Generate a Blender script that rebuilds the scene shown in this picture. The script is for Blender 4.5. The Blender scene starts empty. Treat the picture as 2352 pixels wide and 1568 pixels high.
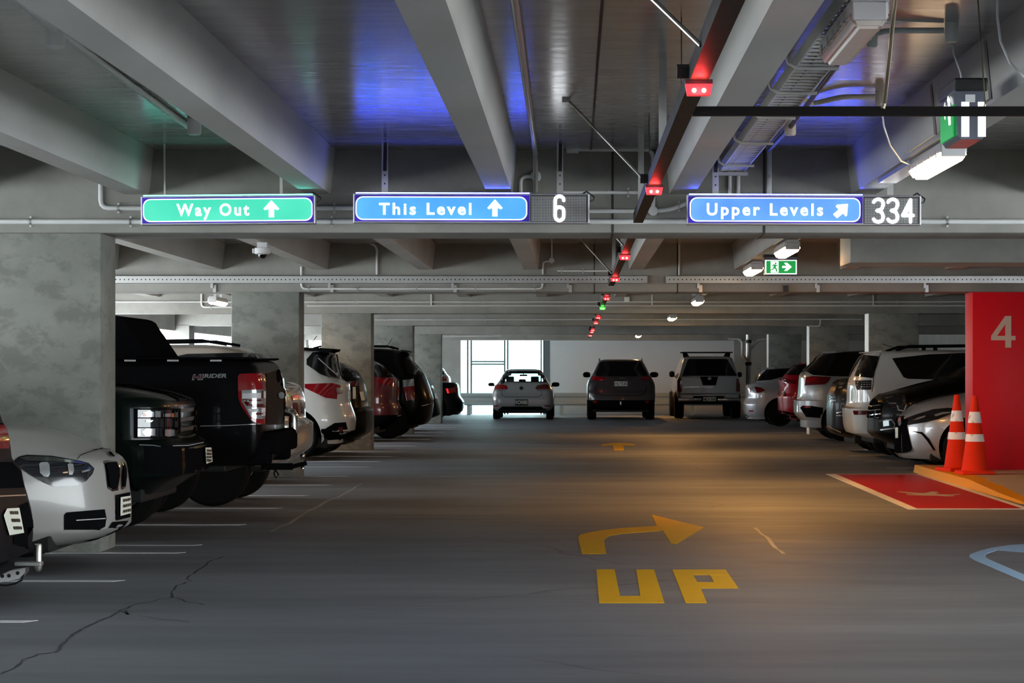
import bpy, bmesh, math, random
from mathutils import Vector, Matrix
from mathutils.bvhtree import BVHTree

# ------------------------------------------------------------------ camera, sky, exposure
scene = bpy.context.scene
COL = scene.collection
FPX, HC, VX, VY = 5500.0, 1.32, 1318.0, 857.0        # focal length in pixels, eye height, vanishing point
cam_data = bpy.data.cameras.new('camera')
cam = bpy.data.objects.new('camera', cam_data)
COL.objects.link(cam)
cam.location = (0, 0, HC)
cam.rotation_euler = (math.radians(90), 0, 0)
cam_data.sensor_width = 36.0
cam_data.lens = 36.0 * FPX / 2352.0
cam_data.shift_x = (1176.0 - VX) / 2352.0
cam_data.shift_y = (VY - 784.0) / 2352.0
cam_data.clip_start = 0.1
cam_data.clip_end = 400
scene.camera = cam

world = bpy.data.worlds.new('overcast_sky')
scene.world = world
world.use_nodes = True
wn = world.node_tree.nodes
wn['Background'].inputs[0].default_value = (0.88, 0.95, 0.99, 1)
wn['Background'].inputs[1].default_value = 12.0
scene.view_settings.view_transform = 'Standard'
scene.view_settings.look = 'None'
scene.view_settings.gamma = 1.0
scene.view_settings.use_curve_mapping = False
scene.view_settings.exposure = 0.0
scene.cycles.max_bounces = 10
scene.cycles.diffuse_bounces = 6
scene.cycles.glossy_bounces = 5
scene.cycles.sample_clamp_indirect = 6.0
scene.cycles.use_denoising = True

def PX(px, py, Y):
    """point at depth Y that the photograph shows at pixel (px, py)"""
    return Vector(((px - VX) * Y / FPX, Y, HC - (py - VY) * Y / FPX))

def PZ(px, py, z):
    """point on the horizontal plane at height z"""
    Y = (HC - z) * FPX / (py - VY)
    return Vector(((px - VX) * Y / FPX, Y, z))

# ------------------------------------------------------------------ materials
def new_mat(name):
    m = bpy.data.materials.new(name)
    m.use_nodes = True
    return m, m.node_tree.nodes, m.node_tree.links, m.node_tree.nodes['Principled BSDF']

def plain(name, col, rough=0.5, metal=0.0, coat=0.0, spec=0.5, emit=None, estr=0.0, trans=0.0, var=0.06, scale=9.0, alpha=1.0):
    m, n, l, b = new_mat(name)
    b.inputs['Base Color'].default_value = (*col, 1)
    b.inputs['Roughness'].default_value = rough
    b.inputs['Metallic'].default_value = metal
    b.inputs['Coat Weight'].default_value = coat
    b.inputs['Coat Roughness'].default_value = 0.04
    b.inputs['Specular IOR Level'].default_value = spec
    b.inputs['Transmission Weight'].default_value = trans
    b.inputs['Alpha'].default_value = alpha
    if emit:
        b.inputs['Emission Color'].default_value = (*emit, 1)
        b.inputs['Emission Strength'].default_value = estr
    if var:
        tc = n.new('ShaderNodeTexCoord'); nz = n.new('ShaderNodeTexNoise')
        nz.inputs['Scale'].default_value = scale; nz.inputs['Detail'].default_value = 4
        mp = n.new('ShaderNodeMapRange')
        mp.inputs['To Min'].default_value = max(0.02, rough - var); mp.inputs['To Max'].default_value = min(1, rough + var)
        l.new(tc.outputs['Object'], nz.inputs['Vector'])
        l.new(nz.outputs['Fac'], mp.inputs['Value'])
        l.new(mp.outputs['Result'], b.inputs['Roughness'])
    return m

def concrete(name, c0, c1, rough=0.6, scale=1.6, stretch=(1, 1, 1), blotch=0.0, blotch_col=(0.1, 0.11, 0.11), bump=0.12, rvar=0.1, spec=0.5):
    """cast concrete: broad cloudy tone, fine grain, optional blotchy stains with their own outline"""
    m, n, l, b = new_mat(name)
    tc = n.new('ShaderNodeTexCoord'); mp = n.new('ShaderNodeMapping')
    mp.inputs['Scale'].default_value = stretch
    l.new(tc.outputs['Object'], mp.inputs['Vector'])
    n1 = n.new('ShaderNodeTexNoise'); n1.inputs['Scale'].default_value = scale; n1.inputs['Detail'].default_value = 8
    n1.inputs['Roughness'].default_value = 0.62
    l.new(mp.outputs['Vector'], n1.inputs['Vector'])
    r1 = n.new('ShaderNodeValToRGB')
    r1.color_ramp.elements[0].position = 0.3; r1.color_ramp.elements[1].position = 0.7
    r1.color_ramp.elements[0].color = (*c0, 1); r1.color_ramp.elements[1].color = (*c1, 1)
    l.new(n1.outputs['Fac'], r1.inputs['Fac'])
    last = r1.outputs['Color']
    if blotch:
        n2 = n.new('ShaderNodeTexNoise'); n2.inputs['Scale'].default_value = scale * 2.2; n2.inputs['Detail'].default_value = 6
        n2.inputs['Distortion'].default_value = 0.25; n2.inputs['Roughness'].default_value = 0.7
        l.new(mp.outputs['Vector'], n2.inputs['Vector'])
        r2 = n.new('ShaderNodeValToRGB')
        r2.color_ramp.elements[0].position = 0.49; r2.color_ramp.elements[1].position = 0.60
        l.new(n2.outputs['Fac'], r2.inputs['Fac'])
        ml = n.new('ShaderNodeMath'); ml.operation = 'MULTIPLY'; ml.inputs[1].default_value = blotch
        l.new(r2.outputs['Color'], ml.inputs[0])
        mx = n.new('ShaderNodeMix'); mx.data_type = 'RGBA'
        mx.inputs['B'].default_value = (*blotch_col, 1)
        l.new(ml.outputs[0], mx.inputs['Factor']); l.new(last, mx.inputs['A'])
        last = mx.outputs['Result']
    l.new(last, b.inputs['Base Color'])
    n3 = n.new('ShaderNodeTexNoise'); n3.inputs['Scale'].default_value = scale * 4; n3.inputs['Detail'].default_value = 6
    l.new(mp.outputs['Vector'], n3.inputs['Vector'])
    mr = n.new('ShaderNodeMapRange')
    mr.inputs['To Min'].default_value = rough - rvar; mr.inputs['To Max'].default_value = rough + rvar
    l.new(n3.outputs['Fac'], mr.inputs['Value']); l.new(mr.outputs['Result'], b.inputs['Roughness'])
    bp = n.new('ShaderNodeBump'); bp.inputs['Strength'].default_value = bump; bp.inputs['Distance'].default_value = 0.02
    l.new(n3.outputs['Fac'], bp.inputs['Height']); l.new(bp.outputs['Normal'], b.inputs['Normal'])
    b.inputs['Specular IOR Level'].default_value = spec
    return m

def floor_material():
    m, n, l, b = new_mat('trowelled_concrete_floor')
    tc = n.new('ShaderNodeTexCoord')
    mp = n.new('ShaderNodeMapping'); mp.inputs['Scale'].default_value = (0.16, 0.62, 1)
    l.new(tc.outputs['Object'], mp.inputs['Vector'])
    n1 = n.new('ShaderNodeTexNoise'); n1.inputs['Scale'].default_value = 2.0; n1.inputs['Detail'].default_value = 8; n1.inputs['Roughness'].default_value = 0.6
    l.new(mp.outputs['Vector'], n1.inputs['Vector'])
    r1 = n.new('ShaderNodeValToRGB')
    r1.color_ramp.elements[0].position = 0.32; r1.color_ramp.elements[1].position = 0.7
    r1.color_ramp.elements[0].color = (0.150, 0.160, 0.180, 1); r1.color_ramp.elements[1].color = (0.250, 0.268, 0.298, 1)
    l.new(n1.outputs['Fac'], r1.inputs['Fac'])
    # hairline cracks
    n2 = n.new('ShaderNodeTexNoise'); n2.inputs['Scale'].default_value = 1.4; n2.inputs['Detail'].default_value = 6
    l.new(tc.outputs['Object'], n2.inputs['Vector'])
    mxv = n.new('ShaderNodeMix'); mxv.data_type = 'VECTOR'; mxv.inputs['Factor'].default_value = 0.35
    l.new(tc.outputs['Object'], mxv.inputs['A']); l.new(n2.outputs['Color'], mxv.inputs['B'])
    vo = n.new('ShaderNodeTexVoronoi'); vo.feature = 'DISTANCE_TO_EDGE'; vo.inputs['Scale'].default_value = 0.33
    l.new(mxv.outputs['Result'], vo.inputs['Vector'])
    rc = n.new('ShaderNodeValToRGB')
    rc.color_ramp.elements[0].position = 0.0; rc.color_ramp.elements[1].position = 0.006
    rc.color_ramp.elements[0].color = (1, 1, 1, 1); rc.color_ramp.elements[1].color = (0, 0, 0, 1)
    l.new(vo.outputs['Distance'], rc.inputs['Fac'])
    n4 = n.new('ShaderNodeTexNoise'); n4.inputs['Scale'].default_value = 0.35
    l.new(tc.outputs['Object'], n4.inputs['Vector'])
    r4 = n.new('ShaderNodeValToRGB'); r4.color_ramp.elements[0].position = 0.5; r4.color_ramp.elements[1].position = 0.62
    l.new(n4.outputs['Fac'], r4.inputs['Fac'])
    ml = n.new('ShaderNodeMath'); ml.operation = 'MULTIPLY'
    l.new(rc.outputs['Color'], ml.inputs[0]); l.new(r4.outputs['Color'], ml.inputs[1])
    ml2 = n.new('ShaderNodeMath'); ml2.operation = 'MULTIPLY'; ml2.inputs[1].default_value = 0.55
    l.new(ml.outputs[0], ml2.inputs[0])
    mx = n.new('ShaderNodeMix'); mx.data_type = 'RGBA'; mx.inputs['B'].default_value = (0.05, 0.05, 0.05, 1)
    l.new(ml2.outputs[0], mx.inputs['Factor']); l.new(r1.outputs['Color'], mx.inputs['A'])
    l.new(mx.outputs['Result'], b.inputs['Base Color'])
    n3 = n.new('ShaderNodeTexNoise'); n3.inputs['Scale'].default_value = 5; n3.inputs['Detail'].default_value = 5
    l.new(mp.outputs['Vector'], n3.inputs['Vector'])
    mr = n.new('ShaderNodeMapRange'); mr.inputs['To Min'].default_value = 0.46; mr.inputs['To Max'].default_value = 0.68
    l.new(n3.outputs['Fac'], mr.inputs['Value']); l.new(mr.outputs['Result'], b.inputs['Roughness'])
    bp = n.new('ShaderNodeBump'); bp.inputs['Strength'].default_value = 0.08; bp.inputs['Distance'].default_value = 0.02
    l.new(n3.outputs['Fac'], bp.inputs['Height']); l.new(bp.outputs['Normal'], b.inputs['Normal'])
    b.inputs['Specular IOR Level'].default_value = 0.28
    return m

def glow(name, col, strength):
    m, n, l, b = new_mat(name)
    b.inputs['Base Color'].default_value = (col[0]*.5, col[1]*.5, col[2]*.5, 1)
    b.inputs['Emission Color'].default_value = (*col, 1)
    b.inputs['Emission Strength'].default_value = strength
    b.inputs['Roughness'].default_value = 0.4
    return m

def backlit(name, c0, c1, strength, scale=2.0):
    """a lit sign face with uneven tubes behind it"""
    m, n, l, b = new_mat(name)
    tc = n.new('ShaderNodeTexCoord'); nz = n.new('ShaderNodeTexNoise'); nz.inputs['Scale'].default_value = scale; nz.inputs['Detail'].default_value = 2
    l.new(tc.outputs['Object'], nz.inputs['Vector'])
    r = n.new('ShaderNodeValToRGB'); r.color_ramp.elements[0].position = 0.35; r.color_ramp.elements[1].position = 0.65
    r.color_ramp.elements[0].color = (*c0, 1); r.color_ramp.elements[1].color = (*c1, 1)
    l.new(nz.outputs['Fac'], r.inputs['Fac']); l.new(r.outputs['Color'], b.inputs['Emission Color'])
    b.inputs['Base Color'].default_value = (*c0, 1)
    b.inputs['Emission Strength'].default_value = strength
    b.inputs['Roughness'].default_value = 0.35
    return m

def worn_paint(name, col, rough=0.55, wear=0.25, worn=(0.2, 0.2, 0.2), scale=6.0, spec=0.5):
    m, n, l, b = new_mat(name)
    tc = n.new('ShaderNodeTexCoord'); nz = n.new('ShaderNodeTexNoise'); nz.inputs['Scale'].default_value = scale; nz.inputs['Detail'].default_value = 7
    l.new(tc.outputs['Object'], nz.inputs['Vector'])
    r = n.new('ShaderNodeValToRGB'); r.color_ramp.elements[0].position = 0.55; r.color_ramp.elements[1].position = 0.75
    l.new(nz.outputs['Fac'], r.inputs['Fac'])
    ml = n.new('ShaderNodeMath'); ml.operation = 'MULTIPLY'; ml.inputs[1].default_value = wear
    l.new(r.outputs['Color'], ml.inputs[0])
    mx = n.new('ShaderNodeMix'); mx.data_type = 'RGBA'
    mx.inputs['A'].default_value = (*col, 1); mx.inputs['B'].default_value = (*worn, 1)
    l.new(ml.outputs[0], mx.inputs['Factor']); l.new(mx.outputs['Result'], b.inputs['Base Color'])
    b.inputs['Roughness'].default_value = rough
    b.inputs['Specular IOR Level'].default_value = spec
    return m

M = {}
M['floor'] = floor_material()
M['soffit'] = concrete('cast_concrete_grey', (0.33, 0.325, 0.30), (0.48, 0.475, 0.445), rough=0.55, scale=1.3, stretch=(1, 0.4, 1))
M['slab'] = concrete('shuttered_concrete_slab', (0.26, 0.255, 0.24), (0.345, 0.34, 0.325), rough=0.2, scale=1.6, stretch=(0.5, 1.6, 1), rvar=0.08, bump=0.06, spec=0.8)
M['beam'] = concrete('precast_beam_concrete', (0.21, 0.205, 0.185), (0.33, 0.32, 0.29), rough=0.65, scale=1.1, blotch=0.18, blotch_col=(0.15, 0.15, 0.14))
M['column'] = concrete('stained_column_concrete', (0.185, 0.19, 0.17), (0.265, 0.27, 0.245), rough=0.65, scale=2.0, stretch=(1, 1, 1.5), blotch=0.5, blotch_col=(0.115, 0.122, 0.11))
M['wall'] = concrete('wall_concrete', (0.27, 0.26, 0.24), (0.38, 0.37, 0.34), rough=0.7, scale=0.9)
M['white_wall'] = concrete('white_painted_wall', (0.66, 0.66, 0.67), (0.72, 0.72, 0.72), rough=0.5, scale=0.6, bump=0.03)
M['joint'] = plain('dark_joint_sealant', (0.02, 0.02, 0.02), 0.6)
M['red_paint'] = worn_paint('red_column_paint', (0.74, 0.003, 0.012), 0.45, 0.10, (0.55, 0.005, 0.015), 2.0, .22)
M['tan_paint'] = plain('beige_number_paint', (0.62, 0.46, 0.36), 0.5)
M['galv'] = plain('galvanised_steel', (0.55, 0.55, 0.54), 0.38, 0.85, var=0.12)
M['pvc'] = plain('grey_plastic_conduit', (0.70, 0.71, 0.70), 0.4)
M['tray_steel'] = plain('zinc_cable_tray', (0.66, 0.65, 0.62), 0.45, 0.25)
M['daylit_white'] = plain('pale_daylit_plate', (0.82, 0.82, 0.80), 0.35)  # daylight on the column sides, put into a pale colour
M['white_pl'] = plain('white_plastic', (0.75, 0.75, 0.76), 0.35)
M['black_rail'] = plain('black_powder_coat', (0.006, 0.004, 0.004), 0.5, var=0.05, spec=0.15)
M['black'] = plain('black_plastic', (0.012, 0.012, 0.013), 0.4)
M['steel'] = plain('bright_steel_rod', (0.6, 0.58, 0.55), 0.3, 1.0)
M['brass'] = plain('zinc_plated_rod', (0.45, 0.38, 0.26), 0.35, 0.9)
M['line'] = worn_paint('white_road_paint', (0.85, 0.85, 0.86), 0.5, 0.45, (0.25, 0.25, 0.25), 5.0)
M['line_faint'] = worn_paint('faded_road_paint', (0.55, 0.55, 0.55), 0.5, 0.5, (0.3, 0.3, 0.3), 5.0)
M['blue_white'] = worn_paint('new_white_road_paint', (0.42, 0.70, 1.0), 0.45, 0.1, (0.35, 0.6, 0.95), 5.0, .15)
M['yellow'] = worn_paint('yellow_road_paint', (0.90, 0.50, 0.006), 0.5, 0.35, (0.72, 0.32, 0.005), 4.0, .15)
M['kerb_yellow'] = worn_paint('yellow_kerb_paint', (0.85, 0.36, 0.006), 0.5, 0.25, (0.65, 0.27, 0.02), 5.0, .15)
M['red_floor'] = worn_paint('red_floor_paint', (0.52, 0.012, 0.012), 0.42, 0.2, (0.38, 0.01, 0.01), 2.5, .2)
M['scratch'] = plain('pale_scratched_concrete', (0.38, 0.375, 0.37), .45, spec=.28)
M['island'] = concrete('island_concrete', (0.46, 0.38, 0.31), (0.56, 0.47, 0.39), rough=0.6)
M['cone'] = worn_paint('orange_cone_plastic', (0.90, 0.035, 0.006), 0.6, 0.12, (0.35, 0.03, 0.01), 8.0, .15)
M['reflect'] = worn_paint('scuffed_reflective_band', (0.97, 0.98, 1.0), 0.4, 0.9, (0.10, 0.09, 0.09), 11.0)
M['tube'] = glow('lit_fluorescent_diffuser', (1.0, 0.74, 0.42), 18.0)
M['diffuser'] = plain('clear_prismatic_diffuser', (0.80, 0.74, 0.68), 0.18, trans=0.25)
M['lamp_body'] = plain('lamp_housing_grey', (0.62, 0.62, 0.63), 0.35)
M['sign_frame'] = plain('brushed_sign_frame', (0.6, 0.6, 0.66), 0.3, 0.7)
M['sign_dark'] = backlit('navy_backlit_surround', (0.012, 0.006, 0.12), (0.035, 0.012, 0.42), 1.0, 6.0)
M['sign_green'] = backlit('lit_green_sign_face', (0.025, 0.44, 0.28), (0.09, 0.60, 0.43), 1.0, 2.2)
M['sign_blue'] = backlit('lit_blue_sign_face', (0.05, 0.25, 0.72), (0.09, 0.38, 1.0), 1.0, 3.0)
M['sign_blue2'] = backlit('lit_violet_blue_sign_face', (0.07, 0.21, 0.72), (0.13, 0.36, 0.98), 1.0, 3.0)
M['edge_blue'] = glow('blue_edge_light', (0.04, 0.07, 1.0), 100.0)
M['edge_green'] = glow('green_edge_light', (0.04, 0.8, 0.6), 24.0)
M['sign_white'] = glow('lit_white_lettering', (1, 1, 1), 1.5)
M['led_white'] = glow('white_led_digits', (0.95, 0.97, 1), 4.0)
M['led_off'] = plain('dark_led_matrix', (0.05, 0.05, 0.052), 0.5)
M['led_dot'] = plain('unlit_led_dots', (0.62, 0.62, 0.60), 0.4)
M['exit_green'] = glow('lit_exit_green', (0.006, 0.30, 0.055), 1.0)
M['exit_white'] = glow('lit_exit_white', (0.95, 1, 0.97), 1.4)
M['exit_clear'] = plain('clear_acrylic_side', (0.20, 0.22, 0.28), 0.15, trans=0.4)
M['red_lens'] = plain('red_lit_lens', (0.8, 0.1, 0.12), 0.2, emit=(1, 0.012, 0.035), estr=0.8)
M['red_led'] = glow('red_led_hot', (1.0, 0.16, 0.07), 26.0)
M['green_lens'] = plain('green_lit_lens', (0.1, 0.8, 0.1), 0.2, emit=(0.05, 0.8, 0.03), estr=1.0)
M['green_led'] = glow('green_led_hot', (0.25, 1.0, 0.3), 26.0)
M['red_dot'] = glow('red_pilot_light', (1, 0.02, 0.02), 3.0)
M['alu'] = plain('window_aluminium', (0.10, 0.15, 0.15), 0.5, 0.2)
M['rail_steel'] = plain('weathered_galvanised_rail', (0.36, 0.42, 0.42), 0.55, 0.1)
M['dark_conc'] = plain('dark_painted_post', (0.13, 0.15, 0.16), 0.5)
# car materials
M['tyre'] = plain('tyre_rubber', (0.007, 0.007, 0.007), 0.8, spec=0.1)
M['rim'] = plain('alloy_wheel', (0.42, 0.42, 0.44), 0.25, 0.9)
M['trim'] = plain('black_car_trim', (0.006, 0.006, 0.007), 0.7, spec=0.0)
M['under'] = plain('underbody_black', (0.008, 0.008, 0.008), 0.8)
M['glass'] = plain('tinted_car_glass', (0.006, 0.007, 0.009), 0.05, var=0.02, spec=0.6)
M['chrome'] = plain('chrome_plate', (0.75, 0.75, 0.76), 0.1, 1.0, var=0.03)
M['red_lamp'] = plain('red_tail_lamp', (0.27, 0.003, 0.007), 0.10, coat=.6, var=0.02)
M['red_dark'] = plain('dark_red_tail_lamp', (0.12, 0.003, 0.006), 0.08, coat=1.0, var=0.02)
M['clear_lamp'] = plain('clear_lamp_reflector', (0.50, 0.52, 0.54), 0.16, 0.6, coat=0.6, var=0.05)
M['head_lamp'] = plain('dark_headlamp_glass', (0.014, 0.016, 0.02), 0.08, coat=.5, var=0.02)
M['amber'] = plain('amber_lens', (0.55, 0.14, 0.02), 0.15, coat=0.5)
M['plate'] = plain('number_plate_white', (0.90, 0.92, 0.80), 0.4)
M['plate_black'] = plain('number_plate_black', (0.02, 0.02, 0.02), 0.4)
M['ink'] = plain('black_ink', (0.015, 0.015, 0.015), 0.5)
M['silver_ink'] = plain('silver_lettering', (0.32, 0.34, 0.34), 0.35, 0.3)
M['maroon'] = plain('maroon_lettering', (0.09, 0.006, 0.014), 0.4)
M['seat'] = plain('black_seat_cloth', (0.012, 0.014, 0.015), 0.8)

def car_paint(name, col, metal=0.0, rough=0.3, coat=1.0, spec=0.5):
    return plain(name, col, rough, metal, coat=coat, var=0.03, scale=2.5, spec=spec)

def clear_glass(name='clear_car_glass', tint=(0.75, 0.92, 0.92)):
    m, n, l, b = new_mat(name)
    n.remove(b)
    tr = n.new('ShaderNodeBsdfTransparent'); tr.inputs['Color'].default_value = (*tint, 1)
    gl = n.new('ShaderNodeBsdfGlossy'); gl.inputs['Roughness'].default_value = 0.03
    mx = n.new('ShaderNodeMixShader'); mx.inputs['Fac'].default_value = 0.06
    l.new(tr.outputs[0], mx.inputs[1]); l.new(gl.outputs[0], mx.inputs[2])
    l.new(mx.outputs[0], n['Material Output'].inputs['Surface'])
    return m
M['clear'] = clear_glass()

# ------------------------------------------------------------------ mesh helpers
class MB:
    """collects shapes (world or local coordinates) that become ONE mesh object"""
    def __init__(self):
        self.bm = bmesh.new()
    def box(self, x0, x1, y0, y1, z0, z1, bevel=0.0):
        r = bmesh.ops.create_cube(self.bm, size=1.0)
        vs = r['verts']
        for v in vs:
            v.co = Vector((x0 + (v.co.x + .5) * (x1 - x0), y0 + (v.co.y + .5) * (y1 - y0), z0 + (v.co.z + .5) * (z1 - z0)))
        if bevel:
            es = list({e for v in vs for e in v.link_edges})
            bmesh.ops.bevel(self.bm, geom=es, offset=bevel, segments=2, affect='EDGES', profile=0.5)
        return self
    def prism(self, poly, d0, d1, axis='y'):
        """extrude a 2D polygon: axis y -> (x,z), axis z -> (x,y), axis x -> (y,z)"""
        def mk(p, d):
            if axis == 'y': return (p[0], d, p[1])
            if axis == 'z': return (p[0], p[1], d)
            return (d, p[0], p[1])
        a = [self.bm.verts.new(mk(p, d0)) for p in poly]
        b = [self.bm.verts.new(mk(p, d1)) for p in poly]
        n = len(poly)
        fs = [self.bm.faces.new(a), self.bm.faces.new(b[::-1])]
        for i in range(n):
            fs.append(self.bm.faces.new((a[i], b[i], b[(i + 1) % n], a[(i + 1) % n])))
        bmesh.ops.recalc_face_normals(self.bm, faces=fs)
        return self
    def tube(self, pts, r, n=10, cap=True):
        pts = [Vector(p) for p in pts]
        rings = []
        up = None
        for i, p in enumerate(pts):
            if i == 0: d = pts[1] - pts[0]
            elif i == len(pts) - 1: d = pts[-1] - pts[-2]
            else: d = (pts[i + 1] - p).normalized() + (p - pts[i - 1]).normalized()
            d.normalize()
            if up is None:
                up = Vector((0, 0, 1)) if abs(d.z) < .9 else Vector((1, 0, 0))
            a = d.cross(up)
            if a.length < 1e-4: a = d.cross(Vector((0, 1, 0)))
            a.normalize(); b = a.cross(d).normalized(); up = b
            rr = r[i] if isinstance(r, (list, tuple)) else r
            rings.append([self.bm.verts.new(p + (a * math.cos(2 * math.pi * k / n) + b * math.sin(2 * math.pi * k / n)) * rr) for k in range(n)])
        fs = []
        for u, v in zip(rings, rings[1:]):
            for k in range(n):
                fs.append(self.bm.faces.new((u[k], u[(k + 1) % n], v[(k + 1) % n], v[k])))
        if cap:
            fs.append(self.bm.faces.new(rings[0][::-1])); fs.append(self.bm.faces.new(rings[-1]))
        bmesh.ops.recalc_face_normals(self.bm, faces=fs)
        return self
    def lathe(self, prof, c=(0, 0, 0), axis='z', n=20):
        """revolve (radius, height) pairs"""
        c = Vector(c); rings = []
        def mk(r, h, a):
            x, y = r * math.cos(a), r * math.sin(a)
            v = {'z': (x, y, h), 'y': (x, h, y), 'x': (h, x, y)}[axis]
            return c + Vector(v)
        for r, h in prof:
            if r < 1e-6: rings.append([self.bm.verts.new(mk(0, h, 0))])
            else: rings.append([self.bm.verts.new(mk(r, h, 2 * math.pi * k / n)) for k in range(n)])
        fs = []
        for u, v in zip(rings, rings[1:]):
            for k in range(n):
                k2 = (k + 1) % n
                if len(u) == 1 and len(v) == 1: continue
                if len(u) == 1: fs.append(self.bm.faces.new((u[0], v[k], v[k2])))
                elif len(v) == 1: fs.append(self.bm.faces.new((u[k], v[0], u[k2])))
                else: fs.append(self.bm.faces.new((u[k], v[k], v[k2], u[k2])))
        for rg, flip in ((rings[0], 0), (rings[-1], 1)):
            if len(rg) > 1: fs.append(self.bm.faces.new(rg if flip else rg[::-1]))
        bmesh.ops.recalc_face_normals(self.bm, faces=fs)
        return self
    def poly(self, pts):
        self.bm.faces.new([self.bm.verts.new(p) for p in pts]); return self
    def bar(self, a, b, w, h, up=(0, 0, 1)):
        """rectangular bar from a to b"""
        a, b = Vector(a), Vector(b); d = (b - a).normalized(); up = Vector(up)
        s = d.cross(up)
        if s.length < 1e-3: s = d.cross(Vector((0, 1, 0)))
        s.normalize(); u = s.cross(d).normalized()
        q = [s * (i * w / 2) + u * (j * h / 2) for i, j in ((-1, -1), (1, -1), (1, 1), (-1, 1))]
        A = [self.bm.verts.new(a + k) for k in q]; B = [self.bm.verts.new(b + k) for k in q]
        fs = [self.bm.faces.new(A[::-1]), self.bm.faces.new(B)]
        for i in range(4): fs.append(self.bm.faces.new((A[i], A[(i + 1) % 4], B[(i + 1) % 4], B[i])))
        bmesh.ops.recalc_face_normals(self.bm, faces=fs)
        return self
    def build(self, name, mat, parent=None, smooth=None, shift=None, label=None):
        me = bpy.data.meshes.new(name)
        if shift is not None:
            bmesh.ops.translate(self.bm, verts=self.bm.verts, vec=-Vector(shift))
        self.bm.to_mesh(me); self.bm.free()
        me.materials.append(mat)
        if smooth is not None:
            for p in me.polygons: p.use_smooth = True
            me.set_sharp_from_angle(angle=math.radians(smooth))
        o = bpy.data.objects.new(name, me); COL.objects.link(o)
        if parent is not None: o.parent = parent
        if label: o['label'] = label
        return o

def thing(name, label, cat, loc=(0, 0, 0), rot=(0, 0, 0), group=None):
    o = bpy.data.objects.new(name, None); COL.objects.link(o)
    o.empty_display_size = 0.1
    o.location = loc; o.rotation_euler = rot
    o['label'] = label; o['category'] = cat
    if group: o['group'] = group
    return o

def single(name, mb, mat, label, cat, group=None, loc=None, smooth=None):
    """a thing that is one mesh; its origin moves to its lowest middle point"""
    vs = [v.co for v in mb.bm.verts]
    if loc is None:
        lo = Vector([min(v[i] for v in vs) for i in range(3)]); hi = Vector([max(v[i] for v in vs) for i in range(3)])
        loc = Vector(((lo.x + hi.x) / 2, (lo.y + hi.y) / 2, lo.z))
    o = mb.build(name, mat, None, smooth, shift=loc)
    o.location = loc
    o['label'] = label; o['category'] = cat
    if group: o['group'] = group
    return o

def struct(name, mb, mat, label=None, smooth=None):
    vs = [v.co for v in mb.bm.verts]
    lo = Vector([min(v[i] for v in vs) for i in range(3)]); hi = Vector([max(v[i] for v in vs) for i in range(3)])
    loc = Vector(((lo.x + hi.x) / 2, (lo.y + hi.y) / 2, lo.z))
    o = mb.build(name, mat, None, smooth, shift=loc); o.location = loc
    o['kind'] = 'structure'
    if label: o['label'] = label
    return o

def part(name, mb, mat, parent, smooth=None, label=None):
    """a child part given in world coordinates under an unrotated root, or in local coordinates under a part"""
    root = parent
    while root.parent: root = root.parent
    return mb.build(name, mat, parent, smooth, shift=root.location, label=label)

def text_faces(s, space=1.0, bold=0.0):
    """outline triangles of a line of text as (verts2d, faces), x from 0, baseline 0"""
    cu = bpy.data.curves.new('lettering', 'FONT')
    cu.body = s; cu.size = 1.0; cu.space_character = space; cu.offset = bold; cu.resolution_u = 4; cu.fill_mode = 'FRONT'
    ob = bpy.data.objects.new('lettering', cu); COL.objects.link(ob)
    dg = bpy.context.evaluated_depsgraph_get(); dg.update()
    me = bpy.data.meshes.new_from_object(ob.evaluated_get(dg))
    vs = [(v.co.x, v.co.y) for v in me.vertices]; fs = [tuple(p.vertices) for p in me.polygons]
    bpy.data.objects.remove(ob); bpy.data.curves.remove(cu); bpy.data.meshes.remove(me)
    return vs, fs

def text_plate(s, x0, x1, base, cap, space=1.0, bold=0.0, mapf=None, thick=0.0):
    """text fitted so that it spans x0..x1 with its baseline at base and capitals up to cap; mapf(a, b) -> 3D point"""
    vs, fs = text_faces(s, space, bold)
    hv, _ = text_faces('H', 1.0, bold)
    caph = max(v[1] for v in hv)
    lx, hx = min(v[0] for v in vs), max(v[0] for v in vs)
    mb = MB()
    vv = [mb.bm.verts.new(mapf(x0 + (v[0] - lx) / (hx - lx) * (x1 - x0), base + v[1] / caph * (cap - base))) for v in vs]
    for f in fs:
        try: mb.bm.faces.new([vv[i] for i in f])
        except ValueError: pass
    return mb

def round_rect(x0, x1, z0, z1, r, n=6):
    pts = []
    for cx, cz, a0 in ((x1 - r, z1 - r, 0), (x0 + r, z1 - r, 90), (x0 + r, z0 + r, 180), (x1 - r, z0 + r, 270)):
        for k in range(n + 1):
            a = math.radians(a0 + 90 * k / n); pts.append((cx + r * math.cos(a), cz + r * math.sin(a)))
    return pts

def stroke(mb, pts, w, y, n=8, closed=False):
    """flat rounded stroke (capsules along a polyline) facing -y, in the x,z plane at depth y"""
    def disc(p):
        mb.bm.faces.new([mb.bm.verts.new((p[0] + w / 2 * math.cos(2 * math.pi * k / n), y, p[1] + w / 2 * math.sin(2 * math.pi * k / n))) for k in range(n)])
    seq = pts + ([pts[0]] if closed else [])
    for a, b in zip(seq, seq[1:]):
        dx, dz = b[0] - a[0], b[1] - a[1]; L = math.hypot(dx, dz) or 1
        nx, nz = -dz / L * w / 2, dx / L * w / 2
        mb.bm.faces.new([mb.bm.verts.new((q[0], y, q[1])) for q in ((a[0] + nx, a[1] + nz), (b[0] + nx, b[1] + nz), (b[0] - nx, b[1] - nz), (a[0] - nx, a[1] - nz))])
    for p in seq: disc(p)

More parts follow.
